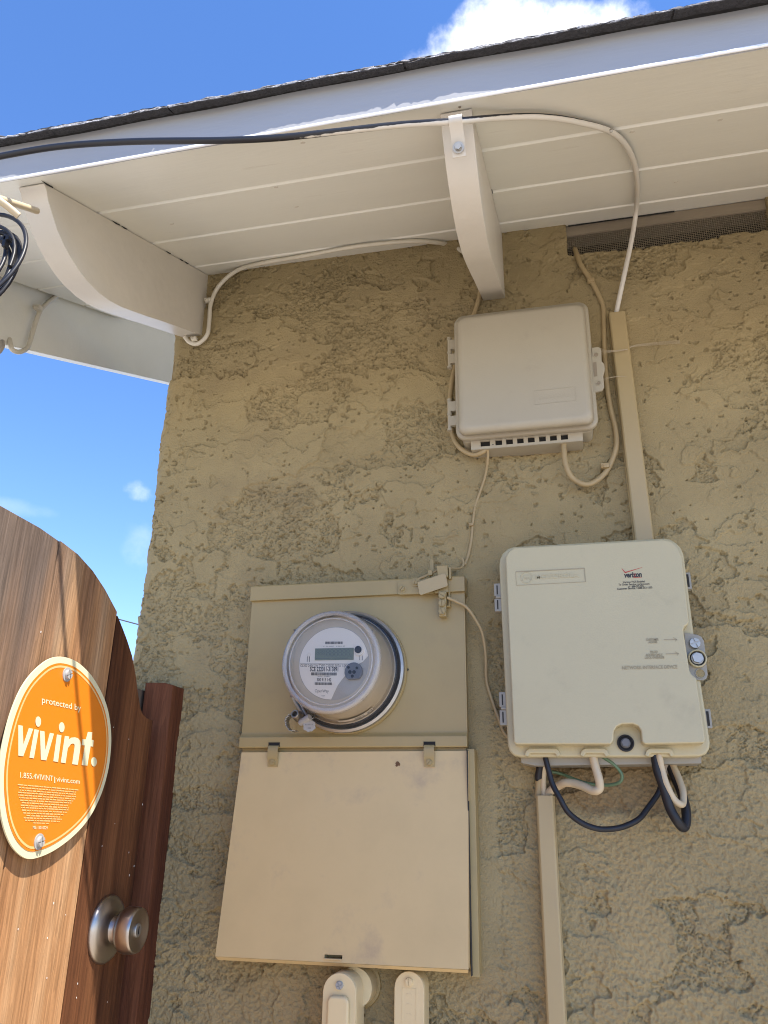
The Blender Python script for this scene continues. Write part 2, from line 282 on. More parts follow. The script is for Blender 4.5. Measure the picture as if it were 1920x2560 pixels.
def screw(parent, p, nrm, r, mt, kind='slot', ang=0, washer=False):
    n = Vector(nrm).normalized(); u = Vector((0, 0, 1)) if abs(n.z) < .9 else Vector((1, 0, 0)); u = (u - n * u.dot(n)).normalized(); w_ = n.cross(u)
    ca, sa = math.cos(ang), math.sin(ang); U = u * ca + w_ * sa; V = w_ * ca - u * sa; p = Vector(p); mb = MB()
    mb.lathe(p, n, [(r * (1.5 if washer else 1.04), 0), (r * (1.5 if washer else 1.04), r * .18), (r, r * .2), (r, r * .45), (r * .94, r * .55)], 22)
    g_ = r * .14
    if kind == 'slot':
        for s_ in (1, -1):
            a0 = math.asin(g_ / r); arc = [a0 + (math.pi - 2 * a0) * k / 10 for k in range(11)]
            for h0, h1, q in ((.5, .72, .94), (.72, .86, .72)):
                mb.prism([p + U * math.cos(a) * r * q + V * s_ * max(g_, math.sin(a) * r * q) + n * r * h0 for a in arc], n * r * (h1 - h0))
    elif kind == 'cross':
        for s1 in (1, -1):
            for s2 in (1, -1):
                pts = [(g_, g_)] + [(max(g_, r * .92 * math.cos(a)), max(g_, r * .92 * math.sin(a))) for a in [math.pi / 2 * k / 6 for k in range(7)]]
                mb.prism([p + U * x * s1 + V * y * s2 + n * r * .5 for x, y in pts], n * r * .3)
    else:
        mb.prism([p + (U * math.cos(k * math.pi / 3) + V * math.sin(k * math.pi / 3)) * r * .85 + n * r * .5 for k in range(6)], n * r * .75)
    return mb.build('screw', mt, parent)
def text_into(mb, body, org, U, V, bold=0, thick=None, spacing=1.0, shear=0):
    """lettering: org is the lower left, U the full width, V the cap height"""
    c = bpy.data.curves.new('t', 'FONT'); c.body = body; c.size = 1; c.offset = bold; c.space_character = spacing; c.resolution_u = 3; c.shear = shear
    o = bpy.data.objects.new('t', c); COL.objects.link(o); bpy.context.view_layer.update()
    me = bpy.data.meshes.new_from_object(o.evaluated_get(bpy.context.evaluated_depsgraph_get()))
    vs = [q.co.copy() for q in me.vertices]; x0 = min(q.x for q in vs); x1 = max(q.x for q in vs); cap = .70
    org = Vector(org); U = Vector(U); V = Vector(V)
    pts = [org + U * ((q.x - x0) / (x1 - x0)) + V * (q.y / cap) for q in vs]
    fs = [tuple(p.vertices) for p in me.polygons]
    mb.add(pts, fs)
    if thick is not None:
        ec = {}
        for p in fs:
            for i in range(len(p)):
                a, b = p[i], p[(i + 1) % len(p)]; ec[(min(a, b), max(a, b))] = ec.get((min(a, b), max(a, b)), 0) + 1
        T = Vector(thick)
        for (a, b), k in ec.items():
            if k == 1: mb.add([pts[a], pts[b], pts[b] + T, pts[a] + T], [(0, 1, 2, 3)])
    bpy.data.objects.remove(o, do_unlink=True); bpy.data.curves.remove(c); bpy.data.meshes.remove(me)
    return mb
def cable(name, pts, r, mt, label, cat='cable', parent=None, n=12, group=None):
    rj = random.Random(len(pts) * 7 + int(r * 1e5)); pts = [Vector(p) + (Vector([rj.uniform(-.0009, .0009) for _ in range(3)]) if 0 < i < len(pts) - 1 else Vector()) for i, p in enumerate(pts)]
    o = MB().tube(pts, r, n).build(name, mt, parent, wn_=False, ang=60)
    if not parent: tag(o, label, cat, group)
    return o

# ------------------------------------------------------------------ noise for the plaster
def vnoise(x, y, seed):
    xi = np.floor(x).astype(np.int64); yi = np.floor(y).astype(np.int64); fx = x - xi; fy = y - yi
    def h(a, b):
        n = (a * 374761393 + b * 668265263 + seed * 974711) & 0x7fffffff; n = ((n ^ (n >> 13)) * 1274126177) & 0x7fffffff; return ((n ^ (n >> 16)) & 0xffff) / 65535.0
    ux = fx * fx * fx * (fx * (fx * 6 - 15) + 10); uy = fy * fy * fy * (fy * (fy * 6 - 15) + 10)
    return (h(xi, yi) * (1 - ux) + h(xi + 1, yi) * ux) * (1 - uy) + (h(xi, yi + 1) * (1 - ux) + h(xi + 1, yi + 1) * ux) * uy
def fbm(x, y, seed, o=4, g=.5):
    s = 0; a = 1; t_ = 0
    for k in range(o): s = s + a * vnoise(x * 2 ** k + 17.3 * k, y * 2 ** k - 9.1 * k, seed + k); t_ += a; a *= g
    return s / t_
def sstep(a, b, x):
    t_ = np.clip((x - a) / (b - a), 0, 1); return t_ * t_ * (3 - 2 * t_)

# ================================================================== SETTING
gm = MB().add([(-60, -60, 0), (60, -60, 0), (60, 60, 0), (-60, 60, 0)], [(0, 1, 2, 3)])
tag(gm.build('ground', 'concrete', smooth=False), kind='structure')

house = thing('house', 'low house corner with tan textured plaster wall and white painted open eaves', 'house')
XC = -.707
# --- plaster wall: trowelled relief
VX0, VX1, VZ0, VZ1 = .041, .372, 2.337, ZS
xs = np.concatenate([np.arange(XC, .47, .0012), np.arange(.479, 1.35, .009), np.linspace(1.4, 5, 40)])
zs = np.concatenate([np.linspace(0, .40, 12), np.arange(.41, 1.056, .009), np.arange(1.06, 2.418, .0012)])
X, Z = np.meshgrid(xs, zs)
wx = X + .045 * (fbm(X * 11, Z * 11, 5, 4, .55) - .5) + .022 * (fbm(X * 55, Z * 55, 9, 3, .6) - .5); wz = Z + .045 * (fbm(X * 11, Z * 11, 25, 4, .55) - .5) + .022 * (fbm(X * 55, Z * 55, 29, 3, .6) - .5)
n1 = fbm(wx * 6.5, wz * 10, 41, 4, .5)
n2 = fbm(wx * 12 + 3, wz * 20, 71, 4, .52)
n3 = fbm(wx * 26 + 7, wz * 36, 171, 3, .55)
rough = fbm(X * 130, Z * 160, 90, 4, .72) - .5
ridg = np.abs(fbm(wx * 95, wz * 130, 490, 3, .6) - .5)
sandy = fbm(X * 300, Z * 300, 190, 2, .6) - .5
low = sstep(1.9, 1.3, Z)                          # coarser, sandier lower down
grad = fbm(X * 3.1, Z * 3.1, 611, 2)              # where the trowel pressed harder
knock = sstep(.470, .477, n1 + .10 * (grad - .5)) # 1 on trowelled plateaus, 0 in the torn coat below
k2 = sstep(.548, .554, n2); k3 = sstep(.60, .606, n3)
lip = np.exp(-((n1 + .10 * (grad - .5) - .480) / .006) ** 2) * .0009 + np.exp(-((n2 - .557) / .006) ** 2) * .0006
H = knock * .0042 + k2 * .0026 + k3 * .0012 * (1 - low) + lip
torn = (1 - knock) * (1 - .7 * k2)
H = H + torn * (rough * .0068 - sstep(.05, .0, ridg) * .0036) + rough * .0006 + sandy * (.0004 + .0012 * low) + rough * .0014 * low
H *= .82
pits = fbm(X * 100, Z * 125, 301, 2, .6) - .10 * (fbm(X * 9, Z * 9, 333, 2) < .52); H -= sstep(.735, .752, pits) * .0040 * (1 - .75 * low)
peel = fbm(X * 240 + Z * 90, Z * 260, 733, 3, .6) - .5; H += peel * .0040 * low
H += (fbm(X * 4, Z * 4, 77, 3) - .5) * .006
# smooth mortar band patched in beside the meter panel
band = sstep(-.172, -.165, X) * (1 - sstep(-.122, -.112, X + .01 * (fbm(X * 10, Z * 18, 8) - .5))) * sstep(1.20, 1.22, Z) * (1 - sstep(1.75, 1.77, Z))
H = H * (1 - .75 * band) + band * .003
# raw patch left under the lower box
patch = sstep(-.06, -.04, X) * (1 - sstep(.115, .13, X)) * sstep(1.415, 1.43, Z) * (1 - sstep(1.50, 1.52, Z))
H -= patch * .004
fine_ = (1 - sstep(.455, .475, X)) * sstep(1.06, 1.075, Z); H = H * fine_ + (1 - fine_) * (knock * .003 + .5 * k2 * .0026)   # coarse mesh outside the view carries only the broad relief
Y = -H
# rounded plaster corner, uneven
edge = np.clip((X - XC) / .022, 0, 1); Y = Y + .016 * (1 - edge) ** 2.2
X = X + (1 - edge) * (fbm(Z * 22, Z * 0 + 2, 55, 4) - .5) * .010 - (1 - edge) * .004
# vent opening: plaster returns into the wall with a ragged lower lip
lipz = VZ0 + (fbm(X * 40, X * 0, 15, 3) - .5) * .010
inside = (X > VX0 + .003 * (fbm(Z * 90, Z * 0, 3) - .5)) & (X < VX1) & (Z > lipz)
Y = np.where(inside, .045, Y)
nx, nz_ = len(xs), len(zs)
co = np.stack([X, Y, Z], -1).reshape(-1, 3)
ii = np.arange(nx * nz_).reshape(nz_, nx)
q = np.stack([ii[:-1, :-1], ii[:-1, 1:], ii[1:, 1:], ii[1:, :-1]], -1).reshape(-1, 4)
fl = inside.reshape(-1); q = q[~fl[q].all(1)]
me = bpy.data.meshes.new('wall'); me.vertices.add(len(co)); me.vertices.foreach_set('co', co.ravel().astype(np.float32))
me.loops.add(q.size); me.loops.foreach_set('vertex_index', q.ravel().astype(np.int32)); me.polygons.add(len(q)); me.polygons.foreach_set('loop_start', np.arange(0, q.size, 4, dtype=np.int32)); me.polygons.foreach_set('loop_total', np.full(len(q), 4, np.int32))
me.update(calc_edges=True); me.validate(); me.polygons.foreach_set('use_smooth', [True] * len(me.polygons)); me.materials.append(M['stucco'])
wall = bpy.data.objects.new('wall', me); COL.objects.link(wall); wall.parent = house
MB().box(XC, XC + .1, .012, 6, 0, 2.41).build('gable_wall', 'stucco', house)
MB().box(XC + .1, VX0 - .01, .05, .08, 2.2, 2.41).box(VX1 + .01, 5, .05, .08, 2.2, 2.41).build('wall_backing', 'dark', house)
MB().box(VX0 - .1, VX1 + .1, .10, .13, 2.25, 2.5).build('attic_darkness', 'dark', house)
# --- soffit boards (tongue and groove), running along the eave
cosp, sinp = math.cos(PITCH), math.sin(PITCH)
def sof(y, off=0): return (y + off * sinp * 0, ZS + y * TAN - off)
ys = [-.4992, -.3585, -.2085, -.0605, .09, .24]
for k in range(5):
    a, b = ys[k] + .0012, ys[k + 1] - .0012; v = .0036
    mb = MB(); th = .02 / cosp
    prof = [(a, sof(a)[1] + (v if k else 0)), (a + v, sof(a + v)[1]), (b - v, sof(b - v)[1]), (b, sof(b)[1] + v), (b, sof(b)[1] + th), (a, sof(a)[1] + th)]
    mb.prism([Vector((-.985, y, z)) for y, z in prof], (6, 0, 0)); mb.build('soffit_board', 'trim', house, wn_=False, ang=15)
MB().prism([Vector((-.985, y, ZS + y * TAN + .024)) for y in (-.495, .6)] + [Vector((-.985, y, ZS + y * TAN + .05)) for y in (.6, -.495)], (6, 0, 0)).build('roof_deck', 'trim', house)
# --- fascia and rake
zf = 2.1862
fm = MB(); n = 160
L = [[], [], [], []]
for i in range(n + 1):
    x = -1.02 + 6.0 * i / n if i > 120 else -1.02 + 2.0 * i / 120
    wv = .0008 * math.sin(x * 9) + .0006 * math.sin(x * 31 + 1)
    L[0].append((x, -.50 + wv, zf + .0625)); L[1].append((x, -.50 + wv, zf + .0015)); L[2].append((x, -.4985 + wv, zf)); L[3].append((x, -.481, zf + .019 * TAN - .0006))
vs = [p for l in L for p in l]; fs = []
for r_ in range(2):
    for i in range(n): fs.append((r_ * (n + 1) + i, r_ * (n + 1) + i + 1, (r_ + 1) * (n + 1) + i + 1, (r_ + 1) * (n + 1) + i))
fm.add(vs, fs); k_ = len(fm.v); fm.box(-1.02, 4.98, -.481, -.478, zf + .012, zf + .06)
fm.build('fascia', 'fascia', house, wn_=False, ang=30)
MB().prism([Vector((-1.02, y, z)) for y, z in ((-.5004, zf + .0046), (-.5014, zf + .0040), (-.5016, zf + .0008), (-.5008, zf - .0002), (-.4994, zf - .0002))], (6.0, 0, 0)).build('edge_bead', 'bead', house, bevel=.0003)
mb = MB(); mb.prism([Vector((-1.02, -.478, zf + .004)), Vector((-1.02, 3, zf + .004 + 3.478 * TAN)), Vector((-1.02, 3, zf + .14 + 3.478 * TAN)), Vector((-1.02, -.478, zf + .06))], (.022, 0, 0))
# rake board hangs lower than the deck, as deep as a rafter
mb = MB(); z0 = 2.273
mb.prism([Vector((-1.022, y, z)) for y, z in ((-.478, 2.188), (-.40, z0 - .40 * TAN + .028), (-.30, z0 - .30 * TAN), (3.2, z0 + 3.2 * TAN), (3.2, z0 + .19 + 3.2 * TAN), (-.478, zf + .064))], (.022, 0, 0)); mb.build('rake_board', 'trim', house, bevel=.0015)
# --- rafter tails with their sawn curve
prof = [(-.478, 2.1935), (-.472, 2.190), (-.465, 2.178), (-.452, 2.166), (-.437, 2.152), (-.419, 2.142), (-.401, 2.135), (-.378, 2.129), (-.355, 2.1268), (-.325, 2.129), (-.297, 2.135), (-.268, 2.145), (-.24, 2.157), (-.19, 2.1797), (-.143, 2.202), (-.07, 2.235), (.03, 2.2805), (.03, ZS + .03 * TAN - .001), (-.2, ZS - .2 * TAN - .001), (-.478, ZS - .478 * TAN - .001)]
for x0, x1, lb in ((-.6865, -.647, None), (-.1105, -.0725, None), (.50, .538, None), (1.11, 1.148, None)):
    mb = MB(); mb.prism([Vector((x0, y, z)) for y, z in prof], (x1 - x0, 0, 0)); t_ = mb.build('rafter_tail', 'tail', house, bevel=.0016, seg=2)
    # caulk crack along the joint with the boards
# --- shingles: laminated tabs, ragged cut edge
def roofz(y): return 2.2495 + (y + .5) * TAN
def shingle(x0, x1, yb, lift, th):
    n = max(6, int((x1 - x0) / .006)); lo, hi, bk = [], [], []
    for i in range(n + 1):
        x = x0 + (x1 - x0) * i / n; j = random.uniform(-.0005, .0005) * (1 if lift == 0 else 3) + .0007 * math.sin(x * 23) * math.sin(x * 61 + 2) - max(0, x + .05) * .010 + (.0045 * math.exp(-((x + .15) / .035) ** 2) * (.5 + .5 * math.sin(x * 700) * random.random()) if lift == 0 else 0); j2 = j + random.uniform(-.0005, .0005)
        lo.append((x, yb + j, roofz(yb + j) + lift + random.uniform(-.0006, .0006))); hi.append((x, yb + j2 - .0006, roofz(yb + j2) + lift + th + random.uniform(-.0009, .0009))); bk.append((x, yb + .16, roofz(yb + .16) + lift + th * .4))
    b2 = [(x, y, z - th * .8) for x, y, z in bk]; md_ = [(x, y + random.uniform(-.0003, .0003), z + th * random.uniform(.35, .85)) for x, y, z in lo]; hi = [(x, y + th * .12, z + random.uniform(-.0006, .0006)) for x, y, z in hi]
    L = [lo, md_, hi, bk, b2]; vs = [p for l in L for p in l]; fs = []; m_ = n + 1
    for r_ in range(5):
        for i in range(n): fs.append((r_ * m_ + i, r_ * m_ + i + 1, ((r_ + 1) % 5) * m_ + i + 1, ((r_ + 1) % 5) * m_ + i))
    fs += [tuple(k * m_ for k in range(5)), tuple(n + k * m_ for k in range(5))]
    o = MB().add(vs, fs).build('shingle', 'shingle', house, wn_=False, ang=25); o.data.materials.append(M['cut_edge'])
    for i in range(n, 2 * n): o.data.polygons[i].material_index = 1 if lift < .004 else 0
EDGE = -.5178
x = -1.06
while x < 1.3: shingle(x, x + .302, EDGE, 0, .0021); x += .3045
x = -1.06
while x < 1.3:
    L_ = random.uniform(.24, .38); shingle(x, x + L_, EDGE + .0016 + random.uniform(-.0008, .001), .0021, .0023); x += L_ + random.choice((.0012, .0015, .003))
x = -1.0
while x < 1.3:
    L_ = random.uniform(.10, .26); shingle(x, x + L_, EDGE + .0034 + random.uniform(-.001, .002), .0044, .0028); x += L_ + random.uniform(.06, .22)
shingle(1.3, 5, EDGE, 0, .009)
x = -1.06; mb = MB()
for k in range(26):
    y0 = -.42 + k * .14; mb.prism([Vector((-1.06, y0, roofz(y0) + .016)), Vector((-1.06, y0 + .16, roofz(y0 + .16) + .008)), Vector((-1.06, y0 + .16, roofz(y0 + .16) - .004)), Vector((-1.06, y0, roofz(y0) + .008))], (6.0, 0, 0))
tag(mb.build('shingle_field', 'shingle', house), kind='stuff')
MB().box(-1.03, 5, -.507, -.49, 2.2484, 2.2493).build('drip_felt', 'dark', house)
# --- eave vent: blocking above, wire mesh below, in the plaster opening
vent = MB().prism([Vector((VX0 - .004, .004, 2.386)), Vector((VX0 - .004, .040, 2.386)), Vector((VX0 - .004, .040, 2.42)), Vector((VX0 - .004, .004, 2.4065))], (VX1 - VX0 + .004, 0, 0)).build('vent', 'wood_block', house)
mb = MB(); p_ = .0036; wr = .00042
ysn = .0075
for i in range(int((VX1 - VX0) / p_)):
    x = VX0 + .002 + i * p_; mb.box(x - wr, x + wr, ysn - wr, ysn + wr, VZ0 - .012, 2.387)
for j in range(16):
    z = VZ0 - .008 + j * p_; mb.box(VX0, VX1, ysn - wr * .4, ysn + wr * 1.6, z - wr, z + wr)
rs = random.Random(3)
for k in range(30):                               # paint clogging some of the cells
    cx = VX0 + p_ * rs.randint(1, 90); cz = VZ0 - .008 + p_ * int(abs(rs.gauss(0, 3.0))); 
    if cz < 2.37: mb.box(cx, cx + p_ * rs.choice((1, 1, 2)), ysn - .0006, ysn + .0006, cz, cz + p_)
tag(mb.build('screen', 'wire_mesh', vent, smooth=False), kind='stuff')
# --- dark hairline cracks where paint has opened between tail and boards
mb = MB()
for x0, pairs in ((-.6465, [(-.485, -.462), (-.325, -.305), (-.30, -.285), (-.165, -.15), (-.118, -.105), (-.10, -.085)]), (-.072, [(-.22, -.205)])):
    for a, b in pairs: MB().prism([Vector((x0, a, ZS + a * TAN - .0006)), Vector((x0, b, ZS + b * TAN - .0006)), Vector((x0, b, ZS + b * TAN - .0020)), Vector((x0, (a + b) / 2, ZS + (a + b) / 2 * TAN - .0028))], (.0008, 0, 0)).build('crack', 'blackened', house, smooth=False)
# gap between last soffit board and the vent blocking
MB().prism([Vector((.045, .0005, ZS - .0022)), Vector((.045, .0035, ZS - .0010)), Vector((.225, .0035, ZS - .0010)), Vector((.225, .0005, ZS - .0022))], (0, 0, .002)).build('soffit_gap', 'blackened', house, smooth=False)

# ================================================================== ELECTRIC PANEL
pan = thing('service_cabinet', 'tan painted steel service cabinet with closed tilted door under the round meter', 'electrical cabinet')
DP = .030
a, b, c, d = W(632, 1476, DP), W(1159, 1440, DP), W(603, 1868, DP), W(1172, 1868, DP)
px0, px1 = (a.x + c.x) / 2, (b.x + d.x) / 2
ptop = W(900, 1456, DP).z + .001; pmid = W(890, 1870, DP).z
capb = W(900, 1493, DP).z
MB().box(px0 + .002, px1 - .002, -DP + .001, .02, 1.235, ptop - .002).build('enclosure', 'panel', pan, bevel=.0015)
# meter cover with a rolled lower lip
lipz0 = W(890, 1836, DP).z
prof = [(-DP - .0002, ptop - .004), (-DP - .0015, capb), (-DP - .0015, lipz0 + .004), (-DP - .004, lipz0), (-DP - .0085, lipz0 - .004), (-DP - .009, pmid + .002), (-DP - .008, pmid), (-DP + .004, pmid), (-DP + .004, ptop - .004)]
mb = MB(); cells = []
lx = [(W(672, 1860, .04).x, W(697, 1860, .04).x), (W(1060, 1853, .04).x, W(1086, 1853, .04).x)]
mb.prism([Vector((px0, y, z)) for y, z in prof], (px1 - px0, 0, 0)); mb.build('meter_cover', 'panel', pan, bevel=.0009)
for l0, l1 in lx: MB().box(l0 - .0008, l1 + .0012, -DP - .0096, -DP - .0088, pmid + .001, pmid + .0075).build('latch_slot', 'dark', pan, smooth=False)
# top flange
mb = MB(); mb.prism([Vector((px0 - .001, y, z)) for y, z in ((-DP - .0075, capb), (-DP - .0078, ptop - .002), (-DP - .006, ptop), (.004, ptop + .003), (.004, capb), )], (px1 - px0 + .002, 0, 0)); mb.build('top_flange', 'panel', pan, bevel=.0008)
# door: hangs below, tilted out towards its bottom
TL, TR, BL, BR = W(604, 1881, .036), W(1171, 1877, .036), W(538, 2391, .064), W(1171, 2424, .058)
mb = MB(); hu0, hu1 = (820 - 538) / 633, (865 - 538) / 633
grid_panel(mb, TL, TR, BL, BR, [0, hu0, hu1, 1], [0, .967, .988, 1], {(1, 1)}, Vector((0, .016, .001)))
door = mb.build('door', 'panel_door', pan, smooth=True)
mb = MB(); mb.add([TL + Vector((.004, .0165, 0)), TR + Vector((-.004, .0165, 0)), BR + Vector((-.004, .0165, .004)), BL + Vector((.004, .0165, .004))], [(0, 1, 2, 3)]); mb.build('door_inner', 'panel', pan, smooth=False)
bl, br = BL + Vector((.0, -.0002, -.0003)), BR + Vector((0, -.0002, -.0003))
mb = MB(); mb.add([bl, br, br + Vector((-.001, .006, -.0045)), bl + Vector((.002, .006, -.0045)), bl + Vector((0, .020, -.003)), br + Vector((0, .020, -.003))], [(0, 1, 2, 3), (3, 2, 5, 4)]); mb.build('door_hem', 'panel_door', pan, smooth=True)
s0, s1 = BL.lerp(BR, hu0), BL.lerp(BR, hu1)
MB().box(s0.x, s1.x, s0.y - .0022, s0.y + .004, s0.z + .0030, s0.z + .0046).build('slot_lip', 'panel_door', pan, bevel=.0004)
# right side channel of the box, half sunk in the plaster
MB().box(px1 - .001, px1 + .0095, -.034, .01, 1.222, pmid - .002).build('side_channel', 'panel', pan, bevel=.001)
MB().box(px1 - .0005, px1 + .0006, -.0425, -.03, 1.224, pmid - .004).build('side_gap', 'blackened', pan, smooth=False)
for (l0, l1), ang in zip(lx, (1.35, -.75)):
    w_ = l1 - l0; zt = pmid + .0045; zb = W(690, 1916, .045).z
    mb = MB(); y0 = -DP - .009; yd = TL.y - (TL.z - zb) * ((BL.y - TL.y) / (BL.z - TL.z)) * 1.0
    yd = TL.y + (zb - TL.z) * (BL.y - TL.y) / (BL.z - TL.z)
    path = [(y0 + .001, zt), (y0 - .003, zt - .0035), (y0 - .0042, zt - .008), (y0 - .0040, zt - .016), (yd - .0042, zt - .020), (yd - .0016, zt - .0235), (yd - .0014, zb)]
    mb.prism([Vector((l0, y, z)) for y, z in path] + [Vector((l0, y + .0014, z)) for y, z in path[::-1]], (w_, 0, 0)); lt = mb.build('latch', 'panel', pan, ang=50)
    screw(lt, ((l0 + l1) / 2, yd - .0016, zb + .0060), (0, -1, 0), .0043, 'panel', 'slot', ang)
# rust and paint scar on the door
P = lambda u, v: (TL * (1 - u) + TR * u) * (1 - v) + (BL * (1 - u) + BR * u) * v
mb = MB(); M['rust'] = mat('rust scar', (.14, .07, .03), .8, var=.3, vscale=300)
for cu, cv, r_ in ((.702, .062, .0030), (.709, .068, .0022), (.700, .072, .0020)):
    c_ = P(cu, cv) + Vector((0, -.0004, 0)); mb.prism([c_ + Vector((math.cos(k * .63) * r_ * random.uniform(.6, 1.1), 0, math.sin(k * .63) * r_ * random.uniform(.7, 1.2))) for k in range(10)], (0, .0003, 0))
mb.build('rust_scar', 'rust', pan, smooth=False)
hole = W(1019, 1674, DP + .0018); mb = MB(); mb.lathe(hole, (0, -1, 0), [(.0018, 0), (.0018, .0004)], 10); mb.build('screw_hole', 'blackened', pan, smooth=False)

# ================================================================== METER
met = thing('electric_meter', 'round glass covered electricity meter with white dial on the tan panel', 'electric meter')
MC = W(866, 1678, DP + .004); yb = MC.y; nrm = Vector((-.03, -1, .012)).normalized()
def ML(name, mt, prof, n=72, parent=met, cap=True, cap0=True, ang=38, org=MC): return MB().lathe(org, nrm, prof, n, cap, cap0).build(name, mt, parent, ang=ang)
ML('collar', 'panel', [(.0925, -.003), (.0915, .0004), (.089, .0006)])
ML('sealing_ring', 'steel', [(.0835, .0), (.0895, .001), (.0905, .004), (.0900, .009), (.0865, .0115), (.0845, .0105), (.083, .0095)], cap=False)
ML('gasket', 'rubber', [(.083, .009), (.0838, .012), (.0825, .0165), (.079, .017)], cap=False)
ML('housing', 'meter_body', [(.0802, .0150), (.0796, .0182), (.0745, .0186), (.0735, .030), (.0715, .050), (.0690, .0585), (.0660, .0612), (.0600, .0618)])
# clear cover: flange, tapering wall, rounded rim, raised front ring, flat front
prof = [(.0822, .0168), (.0822, .0185), (.0792, .0195), (.0775, .030), (.0755, .050), (.0735, .066), (.0730, .072), (.0718, .0760), (.0695, .0780), (.0668, .0780), (.0640, .0765), (.0620, .0762), (.0600, .0765), (.0, .0768)]
cov = MB().lathe(MC, nrm, prof[:-1] + [(.0005, .0768)], 96, True, False).build('glass_cover', 'glass', met, ang=50)
for a_ in (2.45, 3.85, 5.45, .6):                 # moulded nibs on the cover
    U0 = Vector((1, 0, 0)); U0 = (U0 - nrm * U0.dot(nrm)).normalized(); V0 = U0.cross(nrm) * -1
    V0 = Vector((0, 0, 1)); V0 = (V0 - nrm * V0.dot(nrm)).normalized()
    p = MC + (U0 * math.cos(a_) + V0 * math.sin(a_)) * .0722 + nrm * .071; MB().lathe(p, (U0 * math.cos(a_) + V0 * math.sin(a_)) * .3 + nrm, [(.0016, -.003), (.0016, .0062), (.0008, .0072)], 8).build('nib', 'glass', cov)
MB().lathe(MC, nrm, [(.0726, .0690), (.0730, .0735), (.0724, .0770), (.0708, .0788), (.0690, .0792), (.0672, .0786), (.0655, .0776)], 96, False, False).build('cover_rim', 'clear_edge', met, ang=60)
MB().lathe(MC, nrm, [(.0622, .0772), (.0616, .0779), (.0608, .0779), (.0602, .0772)], 96, False, False).build('cover_ring', 'clear_edge', met, ang=60)
# dial
th = math.radians(1.2); U0 = Vector((math.cos(th), 0, math.sin(th))); U0 = (U0 - nrm * U0.dot(nrm)).normalized(); V0 = Vector((-math.sin(th), 0, math.cos(th))); V0 = (V0 - nrm * V0.dot(nrm)).normalized(); V0 = (V0 - U0 * V0.dot(U0)).normalized()
FC = MC + nrm * .0618; K = .0518 / 437
def fp(x, y, h=0): return FC + U0 * ((x - 672) * K) - V0 * ((y - 727 - (x - 672) * -.055) * K) + nrm * h
dial = ML('dial', 'meter_grey', [(.0525, -.0008), (.0525, .0002)], org=FC)
# white plate: circle minus the lower right sweep
pts = []
for k in range(61):
    a_ = math.radians(8 + (258 - 8) * k / 60); pts.append(FC + (U0 * math.cos(a_) + V0 * math.sin(a_)) * .0515 + nrm * .0005)
for x, y in ((652, 1162), (690, 1080), (735, 990), (800, 905), (870, 830), (960, 752), (1040, 712)): pts.append(fp(x, y, .0005))
MB().prism(pts, nrm * .0005).build('face_plate', 'face', dial)
mb = MB()
def rect(mb, x0, y0, x1, y1, h=.0012, t_=.0003): mb.prism([fp(x0, y0, h), fp(x1, y0, h), fp(x1, y1, h), fp(x0, y1, h)], nrm * t_)
rect(mb, 245, 738, 1000, 743); 
rs = random.Random(11)
def barcode(x0, x1, y0, y1, st=9):
    x = x0
    while x < x1:
        w_ = rs.choice((.35, .5, .65)) * st; rect(mb, x, y0, x + w_, y1); x += st
barcode(562, 785, 468, 498); barcode(396, 712, 843, 878); barcode(446, 655, 962, 992)
tx = [("CL200 240V 3W TYPE C2SOD 30TA 1.0Kh", 252, 776, 855, 30, 0), ("SCE 222011-313891", 376, 828, 735, 52, .028), ("300 913 142", 468, 948, 650, 40, .01), ("OpenWay", 448, 1080, 622, 36, -.004), ("USA", 535, 1126, 575, 14, 0), ("*222011 313891*", 470, 895, 640, 12, 0), ("V1 02 00007    E 3013 07", 535, 530, 815, 11, 0), ("C4  60\nFM 2S", 806, 790, 838, 14, 0)]
for s_, x0, y0, x1, hh, bo in tx:
    o0 = fp(x0, y0, .0012); text_into(mb, s_, o0, fp(x1, y0, .0012) - o0, fp(x0, y0 - hh, .0012) - o0, bo)
# printed switch symbols
for x0 in (335, 362): rect(mb, x0, 640, x0 + 6, 718)
for x0 in (1000, 1030): rect(mb, x0, 640, x0 + 6, 694)
mb.build('lettering', 'print', dial, smooth=False)
c_ = fp(354, 630, .0012); MB().lathe(c_, nrm, [(.0028, 0), (.0028, .0006), (.0020, .0006), (.0019, .0001)], 20, True, False).build('indicator_lamp', 'face', dial)
mb = MB(); mb.prism([fp(436, 553, .001), fp(926, 545, .001), fp(926, 690, .001), fp(436, 697, .001)], nrm * .0012); disp = mb.build('display', 'lcd', dial, bevel=.0002)
mb = MB()
def digit(x, y, w_, h, tk):
    for a, b, c, d in ((0, 0, 1, 0), (0, 1, 1, 1), (0, .5, 1, .5)): rect(mb, x + tk * .6, y + h * b - tk / 2, x + w_ - tk * .6, y + h * b + tk / 2, .0023, .0001)
    for q_ in (0, 1):
        for r_ in (0, .5): rect(mb, x + q_ * w_ - tk / 2, y + h * r_ + tk * .6, x + q_ * w_ + tk / 2, y + h * (r_ + .5) - tk * .6, .0023, .0001)
for k in range(3): digit(462 + k * 37, 575, 26, 58, 6)
for k in range(6): digit(588 + k * 51, 568, 36, 78, 9)
rect(mb, 565, 642, 574, 652, .0023, .0001); digit(890, 626, 17, 38, 4); rect(mb, 450, 672, 640, 680, .0023, .0001); rect(mb, 690, 668, 860, 676, .0023, .0001)
mb.build('display_digits', 'lcd_seg', disp, smooth=False)
pb = ML('push_button', 'face', [(.0068, 0), (.0068, .002), (.0056, .0026)], org=fp(992, 585, .001)); ML('button_eye', 'rubber', [(.0050, .0024), (.0050, .0045), (.0040, .0052)], parent=pb, org=fp(988, 572, .001))
oc = fp(936, 838, .0008); r_ = .0130
